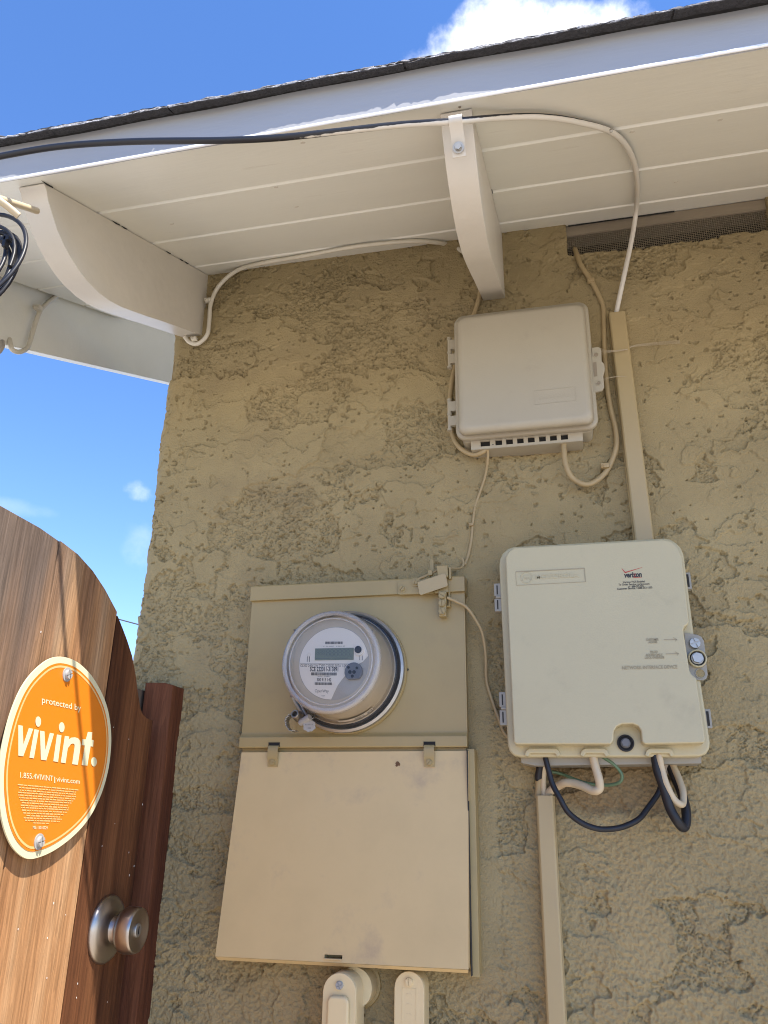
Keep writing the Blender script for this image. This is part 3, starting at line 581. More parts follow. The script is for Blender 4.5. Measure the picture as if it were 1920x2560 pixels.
mb = MB(); arc = [math.radians(-52 + 284 * k / 24) for k in range(25)]
mb.prism([oc + (U0 * math.cos(a_) + V0 * math.sin(a_)) * r_ for a_ in arc], nrm * .006); op = mb.build('optical_port', 'port', dial, bevel=.0008)
mb = MB()
for x, y, rad in ((878, 790, .0019), (982, 796, .0019), (897, 845, .0026), (948, 845, .0026), (928, 893, .0022)): mb.lathe(fp(x, y, .0068), nrm, [(rad, 0), (rad, .0008), (rad * .6, .0008), (rad * .55, .0001)], 16, True, False)
mb.build('port_pin', 'rubber', op)
# serial label on the side of the housing, seen through the cover
mb = MB(); A_ = lambda a_, h, r_: MC + (U0 * math.cos(a_) + V0 * math.sin(a_)) * r_ + nrm * h
for k in range(8):
    a0 = -1.62 + k * .09; mb.add([A_(a0, .012, .0774), A_(a0 + .09, .012, .0774), A_(a0 + .09, .028, .0760), A_(a0, .028, .0760)], [(0, 1, 2, 3)])
lab = mb.build('side_label', 'face', met)
mb = MB(); a0 = -1.30
while a0 < -.92:
    d_ = rs.uniform(.004, .012)
    if not (-1.10 < a0 < -1.06): mb.add([A_(a0, .013, .0780), A_(a0 + d_, .013, .0780), A_(a0 + d_, .026, .0766), A_(a0, .026, .0766)], [(0, 1, 2, 3)])
    a0 += d_ + rs.uniform(.006, .012)
for k in range(9): mb.add([A_(-1.60 + k * .025, .015, .0780), A_(-1.585 + k * .025, .015, .0780), A_(-1.585 + k * .025, .019, .0777), A_(-1.60 + k * .025, .019, .0777)], [(0, 1, 2, 3)])
mb.build('side_barcode', 'grey_print', lab, smooth=False)
# ring clamp: strap, barrel lock and seal at lower left
lp = W(748, 1785, .052); kk = .00062
clamp = MB().tube([W(742, 1732, .045), W(749, 1752, .05), W(760, 1775, .054), W(770, 1795, .056)], .0022, 8).build('ring_clamp', 'steel', met)
ha = W(765, 1770, .046); hb = W(786, 1786, .046); hc = W(756, 1806, .06); hd = W(738, 1790, .06)
MB().prism([ha, hb, hc + Vector((.004, 0, -.002)), hc, hd], (0, -.0016, 0)).build('clamp_plate', 'steel', clamp, bevel=.0005)
sc = W(742, 1808, .048); ring = []
for k in range(17):
    a_ = math.radians(95 + 190 * k / 16); ring.append(sc + Vector((math.cos(a_) * .012, 0, math.sin(a_) * .0125)))
mb = MB()
for i in range(16): mb.add([ring[i], ring[i + 1], ring[i + 1] + Vector((0, -.018, 0)), ring[i] + Vector((0, -.018, 0))], [(0, 1, 2, 3)])
st = mb.build('clamp_hood', 'steel', clamp); md = st.modifiers.new('s', 'SOLIDIFY'); md.thickness = .0009
bp = W(746, 1791, .058); MB().lathe(bp, (-.25, -1, .25), [(.0078, -.012), (.0080, .0), (.0072, .0025), (.0066, .0035), (.0066, .010), (.0058, .0108), (.0042, .0108), (.0040, .006)], 28, True).build('barrel_lock', 'brass', clamp)
MB().lathe(bp + Vector((-.25, -1, .25)).normalized() * .0065, (-.25, -1, .25), [(.0041, 0), (.0038, .0008)], 16).build('lock_core', 'blackened', clamp)
MB().lathe(W(758, 1803, .062), (.6, -.3, .25), [(.0045, -.006), (.0050, -.003), (.0050, .012), (.0042, .014)], 20).build('lock_cap', 'seal', clamp)
MB().tube([W(764, 1803, .064), W(772, 1800, .066), W(782, 1796, .066), W(787, 1788, .06)], .0007, 6).build('seal_wire', 'steel', clamp)
c_ = W(774, 1815, .064); mb = MB(); mb.prism([c_ + Vector((math.cos(k * math.tau / 18) * (.0085 + .0010 * (k % 3)), 0, math.sin(k * math.tau / 18) * (.0078 + .0010 * (k % 2)))) for k in range(18)], (0, -.002, 0)); sl_ = mb.build('seal_tag', 'seal', clamp, bevel=.0004)
mb = MB(); 
for k in range(6): mb.box(c_.x - .006 + k * .002, c_.x - .0048 + k * .002, c_.y - .0022, c_.y - .0020, c_.z + .0008, c_.z + .0026)
for k in range(3): mb.box(c_.x - .002 + k * .0018, c_.x - .0008 + k * .0018, c_.y - .0022, c_.y - .0020, c_.z - .0042, c_.z - .0022)
mb.build('seal_marks', 'grey_print', sl_, smooth=False)

# ================================================================== GROUND CLAMP at the panel's top right
gc = thing('ground_clamp', 'tan painted grounding bracket with blank tag and three screw bar on panel top corner', 'ground clamp')
dz = DP + .008
def Q(zx, zy): return (960 + zx * .16877, 1400 + zy * .16877)
def WQ(zx, zy, d_): return W(*Q(zx, zy), d_)
mb = MB(); mb.prism([WQ(*p, dz) for p in ((205, 335), (400, 290), (500, 275), (560, 300), (745, 480), (740, 500), (240, 518), (205, 505))], (0, -.002, 0)); mb.build('bracket_plate', 'panel', gc, bevel=.0004)
screw(gc, WQ(268, 425, dz + .002), (0, -1, 0), .0044, 'panel', 'slot', 2.5, True); screw(gc, WQ(466, 330, dz + .003), (0, -1, 0), .0046, 'panel', 'slot', 2.95, True)
mb = MB(); mb.prism([WQ(*p, .030) for p in ((800, 135), (965, 128), (975, 300), (830, 290))], (0, -.018, 0)); mb.build('clamp_block', 'panel', gc, bevel=.0012)
mb = MB(); mb.prism([WQ(*p, .036) for p in ((970, 125), (1000, 130), (1005, 295), (972, 302))], (0, -.008, 0)); mb.prism([WQ(*p, .034) for p in ((955, 300), (980, 300), (988, 705), (962, 705))], (0, -.004, 0)); mb.prism([WQ(*p, .034) for p in ((945, 695), (995, 695), (990, 712), (945, 712))], (0, -.009, 0)); mb.build('side_strap', 'panel', gc, bevel=.0005)
mb = MB(); mb.tube([WQ(1160, -30, .012), WQ(1180, 60, .012), WQ(1130, 122, .016), WQ(1000, 122, .03), WQ(840, 125, .036), WQ(760, 170, .036), WQ(640, 225, .038), WQ(520, 278, .040), WQ(500, 300, .040)], .0018, 8); mb.build('bond_wire', 'tan_cable', gc)
mb = MB(); mb.prism([WQ(*p, .020) for p in ((685, 0), (738, 0), (742, 180), (690, 180))], (0, -.003, 0)); mb.prism([WQ(*p, .034) for p in ((660, 175), (720, 165), (728, 240), (670, 252))], (0, -.008, 0)); mb.build('hanger_strap', 'panel', gc, bevel=.0006)
tagp = [(505, 330), (880, 203), (905, 205), (918, 225), (945, 370), (935, 392), (560, 518), (538, 516), (525, 500), (498, 348)]
mb = MB(); mb.prism([WQ(*p, .050) for p in tagp], (0, -.0012, 0)); mb.build('blank_tag', 'race', gc, bevel=.0003)
mb = MB(); mb.prism([WQ(*p, .044) for p in ((745, 470), (950, 380), (955, 470), (760, 492))], (0, .006, 0)); mb.build('bar_support', 'panel', gc)
mb = MB(); mb.prism([WQ(*p, .036) for p in ((822, 490), (940, 490), (936, 862), (828, 862))], (0, -.011, 0)); tb = mb.build('terminal_bar', 'panel', gc, bevel=.0012)
for (x, y), a_ in zip(((862, 530), (862, 645), (862, 765)), (2.2, 0.05, 2.75)): screw(tb, WQ(x, y, .047), (0, -1, 0), .0053, 'panel', 'slot', -a_)

# ================================================================== UPPER BOX
ub = thing('utility_box', 'pale plastic cable box hinged at left, hanging below the middle rafter tail', 'utility box')
def q4(zx, zy): return (1080 + zx * .33755, 700 + zy * .33755)
def W4(zx, zy, d_): return W(*q4(zx, zy), d_)
def rect4(pts, d_):
    P_ = [W4(*p, d_) for p in pts]; xs_ = sorted(p.x for p in P_); zs_ = sorted(p.z for p in P_); return (xs_[0] + xs_[1]) / 2, (xs_[2] + xs_[3]) / 2, (zs_[0] + zs_[1]) / 2, (zs_[2] + zs_[3]) / 2
R1 = rect4(((165, 250), (1162, 165), (1228, 1105), (172, 1175)), .050)      # lid rim
R2 = rect4(((172, 262), (1128, 158), (1200, 1062), (196, 1110)), .078)      # lid front
Rb = (R1[0] + .008, R1[1] - .008, R1[2] - .001, R1[3] - .006)
MB().loft([rr(*Rb, .0, .010), rr(*Rb, -.040, .010)]).build('base', 'box', ub, bevel=.0012)
def ins(R_, e): return (R_[0] + e, R_[1] - e, R_[2] + e, R_[3] - e)
lid = MB().loft([rr(*ins(R1, .001), -.041, .016, 9), rr(*R1, -.042, .017, 9), rr(*R1, -.047, .017, 9), rr(*ins(R1, .0016), -.0495, .0155, 9), rr(*ins(R1, .0055), -.0502, .012, 9),
    rr(*ins(R2, -.0005), -.066, .0135, 9), rr(*ins(R2, .0006), -.0715, .0135, 9), rr(*ins(R2, .0030), -.0752, .0135, 9), rr(*ins(R2, .0065), -.0772, .0135, 9), rr(*ins(R2, .011), -.078, .0135, 9)]).build('lid', 'box', ub, ang=60)
mb = MB(); p = [W4(*q_, .0782) for q_ in ((752, 822), (1060, 790), (1066, 890), (762, 924))]
for i in range(4):
    a, b = p[i], p[(i + 1) % 4]; dd = (b - a).normalized(); nn = Vector((-dd.z, 0, dd.x)) * .0003; mb.prism([a + nn, b + nn, b - nn, a - nn], (0, -.0003, 0))
for k in range(9):                                # worn, unreadable moulded characters
    c_ = W4(800 + k * 26, 872 - k * 2.7, .0782); mb.box(c_.x - .0012, c_.x + .0012, c_.y - .0002, c_.y, c_.z - .003 + .0015 * (k % 2), c_.z + .003 - .001 * (k % 3))
mb.build('label_frame', 'box', lid)
# port strip along the bottom
PS = rect4(((290, 1200), (1115, 1140), (1120, 1205), (290, 1262)), .036)
xs_ = [PS[0]]; holes = set(); k = 1
for a, b in ((360, 430), (470, 520), (550, 600), (632, 680), (712, 762), (795, 845), (877, 927), (958, 1010)):
    xs_ += [W4(a, 1210, .036).x, W4(b, 1210, .036).x]; holes.add((k, 1)); k += 2
xs_.append(PS[1]); z1 = Rb[2] + .006; z0_ = Rb[2] - .012
us = [(x - PS[0]) / (PS[1] - PS[0]) for x in xs_]
mb = MB(); grid_panel(mb, Vector((PS[0], -.041, z1)), Vector((PS[1], -.041, z1)), Vector((PS[0], -.037, z0_)), Vector((PS[1], -.037, z0_)), us, [0, .15, .80, 1], holes, Vector((0, .0050, 0)))
ps = mb.build('port_strip', 'box', ub, smooth=False)
MB().prism([Vector((PS[0] + .001, y, z)) for y, z in ((-.0372, z1 - .0008), (-.0335, z0_ + .0008), (-.001, z0_ + .0008), (-.001, z1 - .0008))], (PS[1] - PS[0] - .002, 0, 0)).build('port_void', 'dark', ub, smooth=False)
MB().prism([Vector((PS[0], y, z)) for y, z in ((-.0372, z0_ - .0008), (-.0372, z0_ + .0006), (-.0005, z0_ + .0006), (-.0005, z0_ - .0008))], (PS[1] - PS[0], 0, 0)).build('strip_floor', 'box', ub, bevel=.0004)
for p in ((452, 1219), (817, 1168)): MB().lathe(W4(*p, .0425), (0, -1, 0), [(.0009, 0), (.0009, .0012)], 8).build('pin_hole', 'blackened', ps, smooth=False)
for (ya, yb_) in ((430, 655), (885, 1118)):
    a = W4(128, ya, .044); b = W4(128, yb_, .044); mb = MB(); L_ = (a.z - b.z)
    for t0, t1, r_ in ((0, .48, .0032), (.50, .98, .0030), (0, .05, .0040), (.46, .52, .0040), (.94, 1, .0042)): mb.lathe(a + Vector((0, 0, -L_ * t0)), (0, 0, -1), [(r_, 0), (r_, L_ * (t1 - t0))], 14)
    for t0 in (.10, .56): mb.box(a.x + .001, R1[0] + .003, a.y - .003, a.y + .003, a.z - L_ * (t0 + .30), a.z - L_ * t0)
    mb.build('hinge', 'box', ub)
# hasp with lock holes
hp = [W4(*p, .046) for p in ((1182, 512), (1228, 505), (1245, 512), (1254, 535), (1256, 610), (1275, 632), (1280, 670), (1274, 700), (1268, 715), (1275, 800), (1262, 825), (1215, 838), (1190, 832))]
mb = MB(); mb.prism(hp, (0, -.004, 0)); hs = mb.build('hasp', 'box', ub, bevel=.0006)
mb = MB()
for (x, y, r_) in ((1214, 555, .0031), (1233, 764, .0027)): mb.lathe(W4(x, y, .0502), (0, -1, 0), [(r_, 0), (r_, .0003)], 20)
mb.prism([W4(*p, .0503) for p in ((1192, 612), (1217, 605), (1225, 712), (1200, 714))], (0, -.0003, 0)); mb.build('hasp_hole', 'wood_block', hs, smooth=False)
for (x, y, r_) in ((1214, 555, .0036), (1233, 764, .0032)): MB().lathe(W4(x, y, .0500), (0, -1, 0), [(r_ + .0008, 0), (r_ + .0008, .0008), (r_, .0008), (r_, 0)], 20, False, False).build('hasp_rim', 'box', hs)

# ================================================================== RACEWAYS
def raceway(x0, x1, z0, z1, d_, label):
    mb = MB(); mb.prism([Vector((x0, .004, z0)), Vector((x0, -d_ * .35, z0)), Vector((x0 + .0012, -d_ * .40, z0)), Vector((x0 + .0012, -d_ + .002, z0)), Vector((x0 + .0035, -d_, z0)), Vector((x1 - .0035, -d_, z0)), Vector((x1 - .0012, -d_ + .002, z0)), Vector((x1 - .0012, -d_ * .40, z0)), Vector((x1, -d_ * .35, z0)), Vector((x1, .004, z0))], (0, 0, z1 - z0))
    rw = thing('cable_raceway', label, 'cable raceway', 'cable raceways on the wall')
    o = mb.build('cover', 'race', rw, bevel=.0006)
    return rw, o
a, b, c, d = W(1519, 779, .022), W(1565, 779, .022), W(1560, 1354, .022), W(1624, 1354, .022)
rw, o = raceway(-.0145, .0145, 0, .48, .022, 'tan raceway running straight down from under the eave to the lower box')
top = (a + b) / 2; bot = (c + d) / 2; v = (bot - top); rw.location = (top.x, 0, top.z - .48); 
sh = (bot.x - top.x) / (top.z - bot.z); rw.rotation_euler = (0, math.atan(sh), 0); rw.location = (top.x - .48 * math.sin(math.atan(sh)), 0, top.z - .48 * math.cos(math.atan(sh)))
a, b, c, d = W(1336, 1988, .024), W(1388, 1988, .024), W(1367, 2555, .024), W(1414, 2555, .024)
rw2, o = raceway((a.x + c.x) / 2, (b.x + d.x) / 2, 0, a.z, .024, 'tan raceway running to the ground from beneath the lower box')
MB().box((a.x + c.x) / 2 + .002, (b.x + d.x) / 2 - .002, -.0225, .002, a.z - .004, a.z - .0008 + .001).build('open_end', 'blackened', rw2, smooth=False)

# ================================================================== LOWER BOX (network interface device)
nid = thing('network_box', 'stone grey telephone network box with raised maker name, wires looping out below', 'network box')
def q3(zx, zy): return (1200 + zx * .36166, 1320 + zy * .36166)
def W3(zx, zy, d_): return W(*q3(zx, zy), d_)
base = MB(); base.prism([W3(*p, .0) for p in ((215, 330), (1330, 270), (1500, 1560), (1500, 1645), (400, 1660), (300, 1640))], (0, -.045, 0)); base.build('base', 'nid_grey', nid, bevel=.001)
rim = [(142, 290), (146, 245), (165, 205), (198, 175), (240, 160), (1262, 103), (1305, 110), (1345, 135), (1375, 165), (1397, 215), (1462, 735), (1508, 1058), (1574, 1490), (1570, 1535), (1550, 1570), (1505, 1589), (1320, 1592), (1140, 1592), (890, 1592), (700, 1592), (520, 1592), (290, 1592), (240, 1580), (212, 1550), (200, 1510)]
mb = MB(); mb.prism([W3(*p, .042) for p in rim], (0, -.022, 0)); lid = mb.build('lid', 'nid', nid, bevel=.0032, seg=3)
face = [(186, 238), (205, 200), (245, 172), (1255, 118), (1310, 130), (1355, 170), (1382, 235), (1432, 680), (1418, 700), (1398, 712), (1392, 735), (1432, 1005), (1445, 1032), (1480, 1060), (1540, 1470), (1535, 1500), (1130, 1508), (1110, 1490), (1104, 1415), (1085, 1385), (1050, 1370), (975, 1372), (940, 1388), (922, 1420), (918, 1480), (900, 1508), (262, 1508), (242, 1495)]
mb = MB(); mb.prism([W3(*p, .062) for p in face], (0, -.0255, 0)); fo = mb.build('lid_face', 'nid', lid, bevel=.0042, seg=3)
DF = .0876
for x0, x1 in ((312, 560), (690, 892), (1132, 1335)):   # cable arches on the lower edge
    mb = MB(); mb.prism([W3(*p, .052) for p in ((x0, 1578), (x0 + 12, 1545), (x0 + 35, 1530), (x1 - 35, 1530), (x1 - 12, 1545), (x1, 1578), (x1 - 25, 1590), (x1 - 40, 1566), (x0 + 40, 1566), (x0 + 25, 1590))], (0, -.018, 0)); mb.build('cable_arch', 'nid', lid, bevel=.0014)
# recessed bolt
pc = W3(1006, 1488, .0635); mb = MB(); mb.lathe(pc, (0, -1, 0), [(.0108, 0), (.0108, .0036), (.0090, .0040), (.0084, .0008)], 28, True, False); bolt = mb.build('bolt_cup', 'rubber', lid)
screw(bolt, pc + Vector((0, -.0010, 0)), (0, -1, 0), .0062, 'port', 'hex', .3)
# hinge clips left, catches right
for x, ya, yb_ in ((124, 395, 588), (160, 1140, 1370)):
    a = W3(x, ya, .050); b = W3(x + (yb_ - ya) * .05, yb_, .050); L_ = a.z - b.z; mb = MB(); w_ = .0052
    for t0, t1 in ((0, .46), (.54, 1)): mb.box(a.x - w_, a.x + w_ + .003, -.060, -.046, a.z - L_ * t1, a.z - L_ * t0)
    mb.box(a.x - w_ * .6, a.x + w_, -.062, -.046, a.z - L_ * .54, a.z - L_ * .46); hg = mb.build('hinge', 'nid_grey', nid, bevel=.0012)
    mb = MB()
    for t0, t1 in ((.08, .40), (.60, .92)): mb.box(a.x - .0014, a.x + .0004, -.0604, -.0598, a.z - L_ * t1, a.z - L_ * t0)
    mb.build('hinge_groove', 'blackened', hg, smooth=False)
for x, ya, yb_ in ((1425, 315, 430), (1562, 1255, 1388)):
    a = W3(x, ya, .050); b = W3(x + 14, yb_, .050); mb = MB(); mb.box(a.x - .010, a.x + .0046, -.056, -.044, b.z, a.z); ct = mb.build('catch', 'nid_grey', nid, bevel=.0010)
    MB().box(a.x - .0012, a.x + .0018, -.0566, -.0558, b.z + .003, a.z - .003).build('catch_slot', 'blackened', ct, smooth=False)
# lock plate on the right
lp_ = [(1405, 730), (1500, 745), (1528, 760), (1545, 790), (1562, 960), (1570, 1020), (1560, 1048), (1535, 1060), (1480, 1055), (1450, 1035), (1435, 1005)]
mb = MB(); mb.prism([W3(*p, .060) for p in lp_], (0, -.007, 0)); pl = mb.build('lock_plate', 'nid_grey', nid, bevel=.001)
screw(pl, W3(1484, 800, .0672), (0, -1, 0), .0072, 'steel', 'cross', .35, False)
c_ = W3(1500, 906, .0672); mb = MB(); mb.lathe(c_, (0, -1, 0), [(.0118, 0), (.0116, .0065), (.0106, .0072), (.0098, .0066), (.0094, .0005)], 32, False, False); mb.build('bolt_collar', 'nid', pl)
MB().lathe(c_, (0, -1, 0), [(.0092, 0), (.0092, .0006)], 24).build('collar_void', 'blackened', pl, smooth=False)
screw(pl, c_ + Vector((0, -.0006, 0)), (0, -1, 0), .0082, 'steel', 'hex', .2)
c_ = W3(1523, 1006, .0673); MB().lathe(c_, (0, -1, 0), [(.0056, 0), (.0056, .0003)], 24).build('plate_hole', 'stucco', pl, smooth=False)
MB().lathe(c_, (0, -1, 0), [(.0066, 0), (.0064, .0010), (.0056, .0010), (.0056, 0)], 24, False, False).build('hole_rim', 'nid_grey', pl)
# printing and mouldings on the face
def t3(mb, s_, x0, y0, x1, y1, hh, bold=0, thick=None, shear=0, lift=.0002):
    o0 = W3(x0, y0, DF + lift); o1 = W3(x1, y1, DF + lift); o2 = W3(x0, y0 - hh, DF + lift); text_into(mb, s_, o0, o1 - o0, Vector((0, 0, (o2 - o0).length)), bold, thick, 1, shear)
mb = MB(); t3(mb, 'verizon', 998, 342, 1120, 336, 34, .045, None, .12)
t3(mb, 'Verizon FiOS Enabled', 988, 381, 1141, 375, 13, .02); t3(mb, 'To Order Service: verizon.com', 958, 398, 1172, 391, 13, .02); t3(mb, 'or 1-888-GET-FiOS', 1025, 412, 1132, 407, 13, .02); t3(mb, 'Customer Service: 1-888-553-1555', 948, 427, 1192, 417, 13, .02)
mb.build('lettering', 'print', fo, smooth=False)
mb = MB()
def stroke(mb, pts, w0, w1, lift=.0003):
    for (a, b) in zip(pts[:-1], pts[1:]):
        A, B = W3(*a, DF + lift), W3(*b, DF + lift); dd = (B - A).normalized(); nn = Vector((-dd.z, 0, dd.x)); mb.add([A + nn * w0, B + nn * w1, B - nn * w1, A - nn * w0], [(0, 1, 2, 3)])
stroke(mb, [(980, 280), (1004, 308)], .0002, .0007); stroke(mb, [(1003, 308), (1122, 272)], .0007, .0002); stroke(mb, [(1068, 341), (1118, 340)], .0005, .0003)
t3(mb, 'Z', 1060, 343, 1082, 342, 27, -.01, None, .1, .0005); mb.build('check_mark', 'red_print', fo, smooth=False)
mb = MB(); T_ = Vector((0, .0009, 0))
for s_, x0, y0, x1, y1, hh in (('CUSTOMER', 1150, 779, 1236, 777, 16), ('ACCESS', 1166, 797, 1226, 795, 15), ('TELCO', 1177, 865, 1229, 863, 16), ('ACCESS ONLY', 1147, 885, 1264, 883, 16), ('LOCK OVERRIDE', 1142, 904, 1275, 901, 16), ('NETWORK INTERFACE DEVICE', 984, 978, 1366, 971, 24)): t3(mb, s_, x0, y0, x1, y1, hh, .004, T_, 0, .0006)
for y in (771, 869):
    sx = 0 if y == 771 else 12; P0 = [(1272 + sx, y + 1), (1358 + sx, y - 1)]; stroke(mb, P0, .00045, .00045, .0005); stroke(mb, [(1336 + sx, y - 14), (1361 + sx, y - 1)], .0004, .0004, .0005); stroke(mb, [(1350 + sx, y + 12), (1361 + sx, y - 1)], .0004, .0004, .0005)
mb.build('moulded_lettering', 'mould', fo, smooth=False)
mb = MB(); t3(mb, 'MOTOROLA', 386, 352, 684, 338, 30, .02, Vector((0, .0010, 0)), 0, .0007)
c_ = W3(322, 343, DF); mb.lathe(c_, (0, -1, 0), [(.0084, 0), (.0084, .0007), (.0077, .0007), (.0077, 0)], 36, False, False)
for s_ in (1, -1): mb.prism([c_ + Vector((s_ * x * .001, -.0001, z * .001)) for x, z in ((.2, -2.6), (1.6, 2.8), (2.6, 4.4), (4.2, .4), (5.6, -4.6), (4.4, -2.4), (3.3, -1.0), (2.4, 1.0), (1.6, -1.6))], (0, -.0006, 0))
mb.build('maker_emblem', 'nid', fo)
mb = MB(); fr_ = [(247, 303), (722, 279), (730, 372), (252, 397)]; P_ = [W3(*p, DF) for p in fr_]
for i, (w_, h) in enumerate(((.0006, .0006), (.0005, .0006), (.0003, .0004), (.0003, .0004))):
    a, b = P_[i], P_[(i + 1) % 4]; dd = (b - a).normalized(); nn = Vector((-dd.z, 0, dd.x)) * w_; mb.prism([a + nn, b + nn, b - nn, a - nn], (0, -h, 0))
mb.build('maker_frame', 'mould', fo)

# ================================================================== CONDUIT BODIES
def lb(pts_front, x0, x1, ztop, d_, name_lbl, hub, raised):
    t_ = thing('conduit_fitting', name_lbl, 'conduit fitting', 'conduit fittings under the panel')
    r_ = (x1 - x0) / 2; cx = (x0 + x1) / 2; arc = [(cx + r_ * math.cos(math.radians(k * 15)), ztop - r_ + r_ * math.sin(math.radians(k * 15))) for k in range(13)]
    out = arc + [(x0, .93), (cx - r_ * .75, .88), (cx + r_ * .75, .88), (x1, .93)]
    mb = MB(); mb.prism([Vector((x, -d_ + .004, z)) for x, z in out], (0, .044 if hub else .036, 0)); mb.build('body', 'fitting', t_, bevel=.004, seg=3)
    mb = MB(); mb.prism([Vector((x, -d_ + .0036, z)) for x, z in out], (0, -.0036, 0)); cv = mb.build('cover_plate', 'fitting', t_, bevel=.0012)
    if raised:
        i_ = .007; o2 = [(cx + (r_ - i_) * s * .95, z) for s, z in ((1, .95), (1, ztop - r_ * 1.35), (.7, ztop - r_ * 1.12), (-.7, ztop - r_ * 1.12), (-1, ztop - r_ * 1.35), (-1, .95))]
        mb = MB(); mb.prism([Vector((x, -d_, z)) for x, z in o2], (0, -.007, 0)); mb.build('raised_panel', 'fitting', cv, bevel=.0034, seg=3)
    else:
        mb = MB(); hw = r_ * .46; za, zb_ = ztop - r_ * 1.0, .95
        for a, b in (((cx - hw, za), (cx + hw, za)), ((cx + hw, za), (cx + hw, zb_)), ((cx - hw, zb_), (cx - hw, za))):
            dx = .0003; mb.box(min(a[0], b[0]) - dx, max(a[0], b[0]) + dx, -d_ - .0004, -d_, min(a[1], b[1]) - dx, max(a[1], b[1]) + dx)
        for k in range(5):                        # worn cast marks, not readable
            mb.box(cx - .003, cx + .003, -d_ - .0003, -d_, za - .008 - k * .011, za - .0060 - k * .011)
        mb.build('cast_frame', 'fitting', cv)
    screw(cv, (cx, -d_, ztop - r_ * .62), (0, -1, 0), .0050 if not raised else .0048, 'fitting' if not raised else 'seal', 'slot' if not raised else 'cross', .05 if not raised else .4)
    if hub:
        MB().lathe((hub[0], .01, hub[1]), (0, -1, 0), [(.030, 0), (.030, .012), (.0285, .016), (.020, .0165)], 40).build('wall_flange', 'panel', t_); MB().lathe((hub[0], .01, hub[1]), (0, -1, 0), [(.0245, .0164), (.024, .045)], 40).build('hub', 'fitting', t_)
    MB().lathe((cx, -d_ / 2, 0), (0, 0, 1), [(r_ * .75, 0), (r_ * .75, .885), (r_ * .9, .887), (r_ * .9, .94)], 28).build('conduit', 'fitting', t_)
    return t_
d1 = .072; a = W(806, 2500, d1); b = W(890, 2500, d1); tz = W(860, 2433, d1).z; hb = W(896, 2462, .012)
lb(None, a.x, b.x, tz, d1, 'cream conduit fitting with bulged cover and round wall hub, left of the pair', (hb.x, hb.z), True)
d2 = .042; a = W(985, 2520, d2); b = W(1060, 2520, d2); tz = W(1024, 2428, d2).z
lb(None, a.x, b.x, tz, d2, 'cream conduit fitting with flat framed cover, right of the pair', None, False)

# ================================================================== CABLES
# service drop along the fascia, clamped to the middle rafter tail
def Yp(px, py, y): return W(px, py, -y)
pA, pB = Yp(-200, 432, -.580), Yp(0, 391, -.553); dA = (pA - pB).normalized()
pts = [pA + dA * k + Vector((0, -.05 * k * k, .04 * k * k)) for k in (4.2, 3.4, 2.7, 2.1, 1.6, 1.2, .85, .55, .27)] + [pA, pB, Yp(150, 366, -.542), Yp(330, 354, -.533), Yp(555, 351, -.526), Yp(700, 344, -.519), Yp(850, 328, -.508), Yp(1000, 312, -.498), Yp(1140, 303, -.492), S(1250, 294, .012), S(1350, 292, .010), S(1440, 304, .008), S(1530, 331, .007), S(1574, 380, .008), S(1592, 445, .010), S(1591, 520, .012), W(1579, 600, .040), W(1560, 690, .030), W(1542, 776, .015), W(1540, 800, .014)]
MB().tube(pts, .0040, 12, 10).build('service_cable', 'half_cable', wn_=False, ang=60)
tag(bpy.data.objects['service_cable'], 'thick cable, black then white painted, arching under the soffit to the raceway', 'cable')
cl = thing('cable_clamp', 'white painted strap with screw holding the thick cable to the middle rafter tail', 'cable clamp')
c_ = Yp(1140, 303, -.492)
pr_ = [(-.4815, c_.z + .0065), (-.4945, c_.z + .0062), (-.4985, c_.z + .003), (-.4990, c_.z - .002), (-.4955, c_.z - .0065), (-.478, c_.z - .012), (-.468, c_.z - .030)]
pr2 = [(y + .0012, z - .0002) for y, z in pr_[::-1]]
MB().prism([Vector((c_.x - .0078, y, z)) for y, z in pr_ + pr2], (.0156, 0, 0)).build('strap', 'tail', cl, ang=50)
nv = Vector((0, -.9, -.42)).normalized(); screw(cl, Vector((c_.x, -.4745, c_.z - .0225)), nv, .0045, 'steel', 'hex', .2, True)
p = Yp(1150, 268, -.4795); MB().tube([p + Vector((0, .004, 0)), p + Vector((0, -.004, -.001)), p + Vector((.0004, -.0065, -.007))], .0016, 8).build('bent_nail', 'brass', cl)
MB().box(p.x - .0035, p.x + .0035, p.y - .0008, p.y + .0012, p.z - .0018, p.z + .0026).build('nail_hole', 'blackened', cl, smooth=False)
p = S(1528, 328, .016); MB().lathe(p, (0, -.4, -1), [(.0020, -.004), (.0020, .0008), (.0012, .0012)], 10).build('staple', 'steel', cl)
# white cable from the corner tail along the wall top
pts = [W(1180, 660, .012), W(1163, 634, .014), S(1130, 614, .008), S(1090, 606, .006), S(1030, 603, .0052), S(950, 608, .005), S(860, 621, .005), S(760, 640, .0052), S(650, 659, .0055), S(592, 677, .008), W(548, 714, .015), W(527, 757, .013), W(524, 800, .013), W(518, 838, .013), W(495, 859, .013), W(474, 856, .014), W(462, 842, .016)]
cable('white_cable', pts, .0040, 'white_cable', 'white cable following the wall top from the middle rafter tail to the corner tail')
pts = [W(1205, 700, .010), W(1198, 740, .009), W(1186, 785, .008), W(1150, 880, .008), W(1132, 945, .010), W(1124, 1010, .012), W(1128, 1075, .014), W(1146, 1115, .018), W(1180, 1137, .024), W(1206, 1130, .030), W(1222, 1112, .030)]
cable('tan_cable', pts, .0040, 'tan_cable', 'tan cable passing behind the upper box and curling into its left end port')
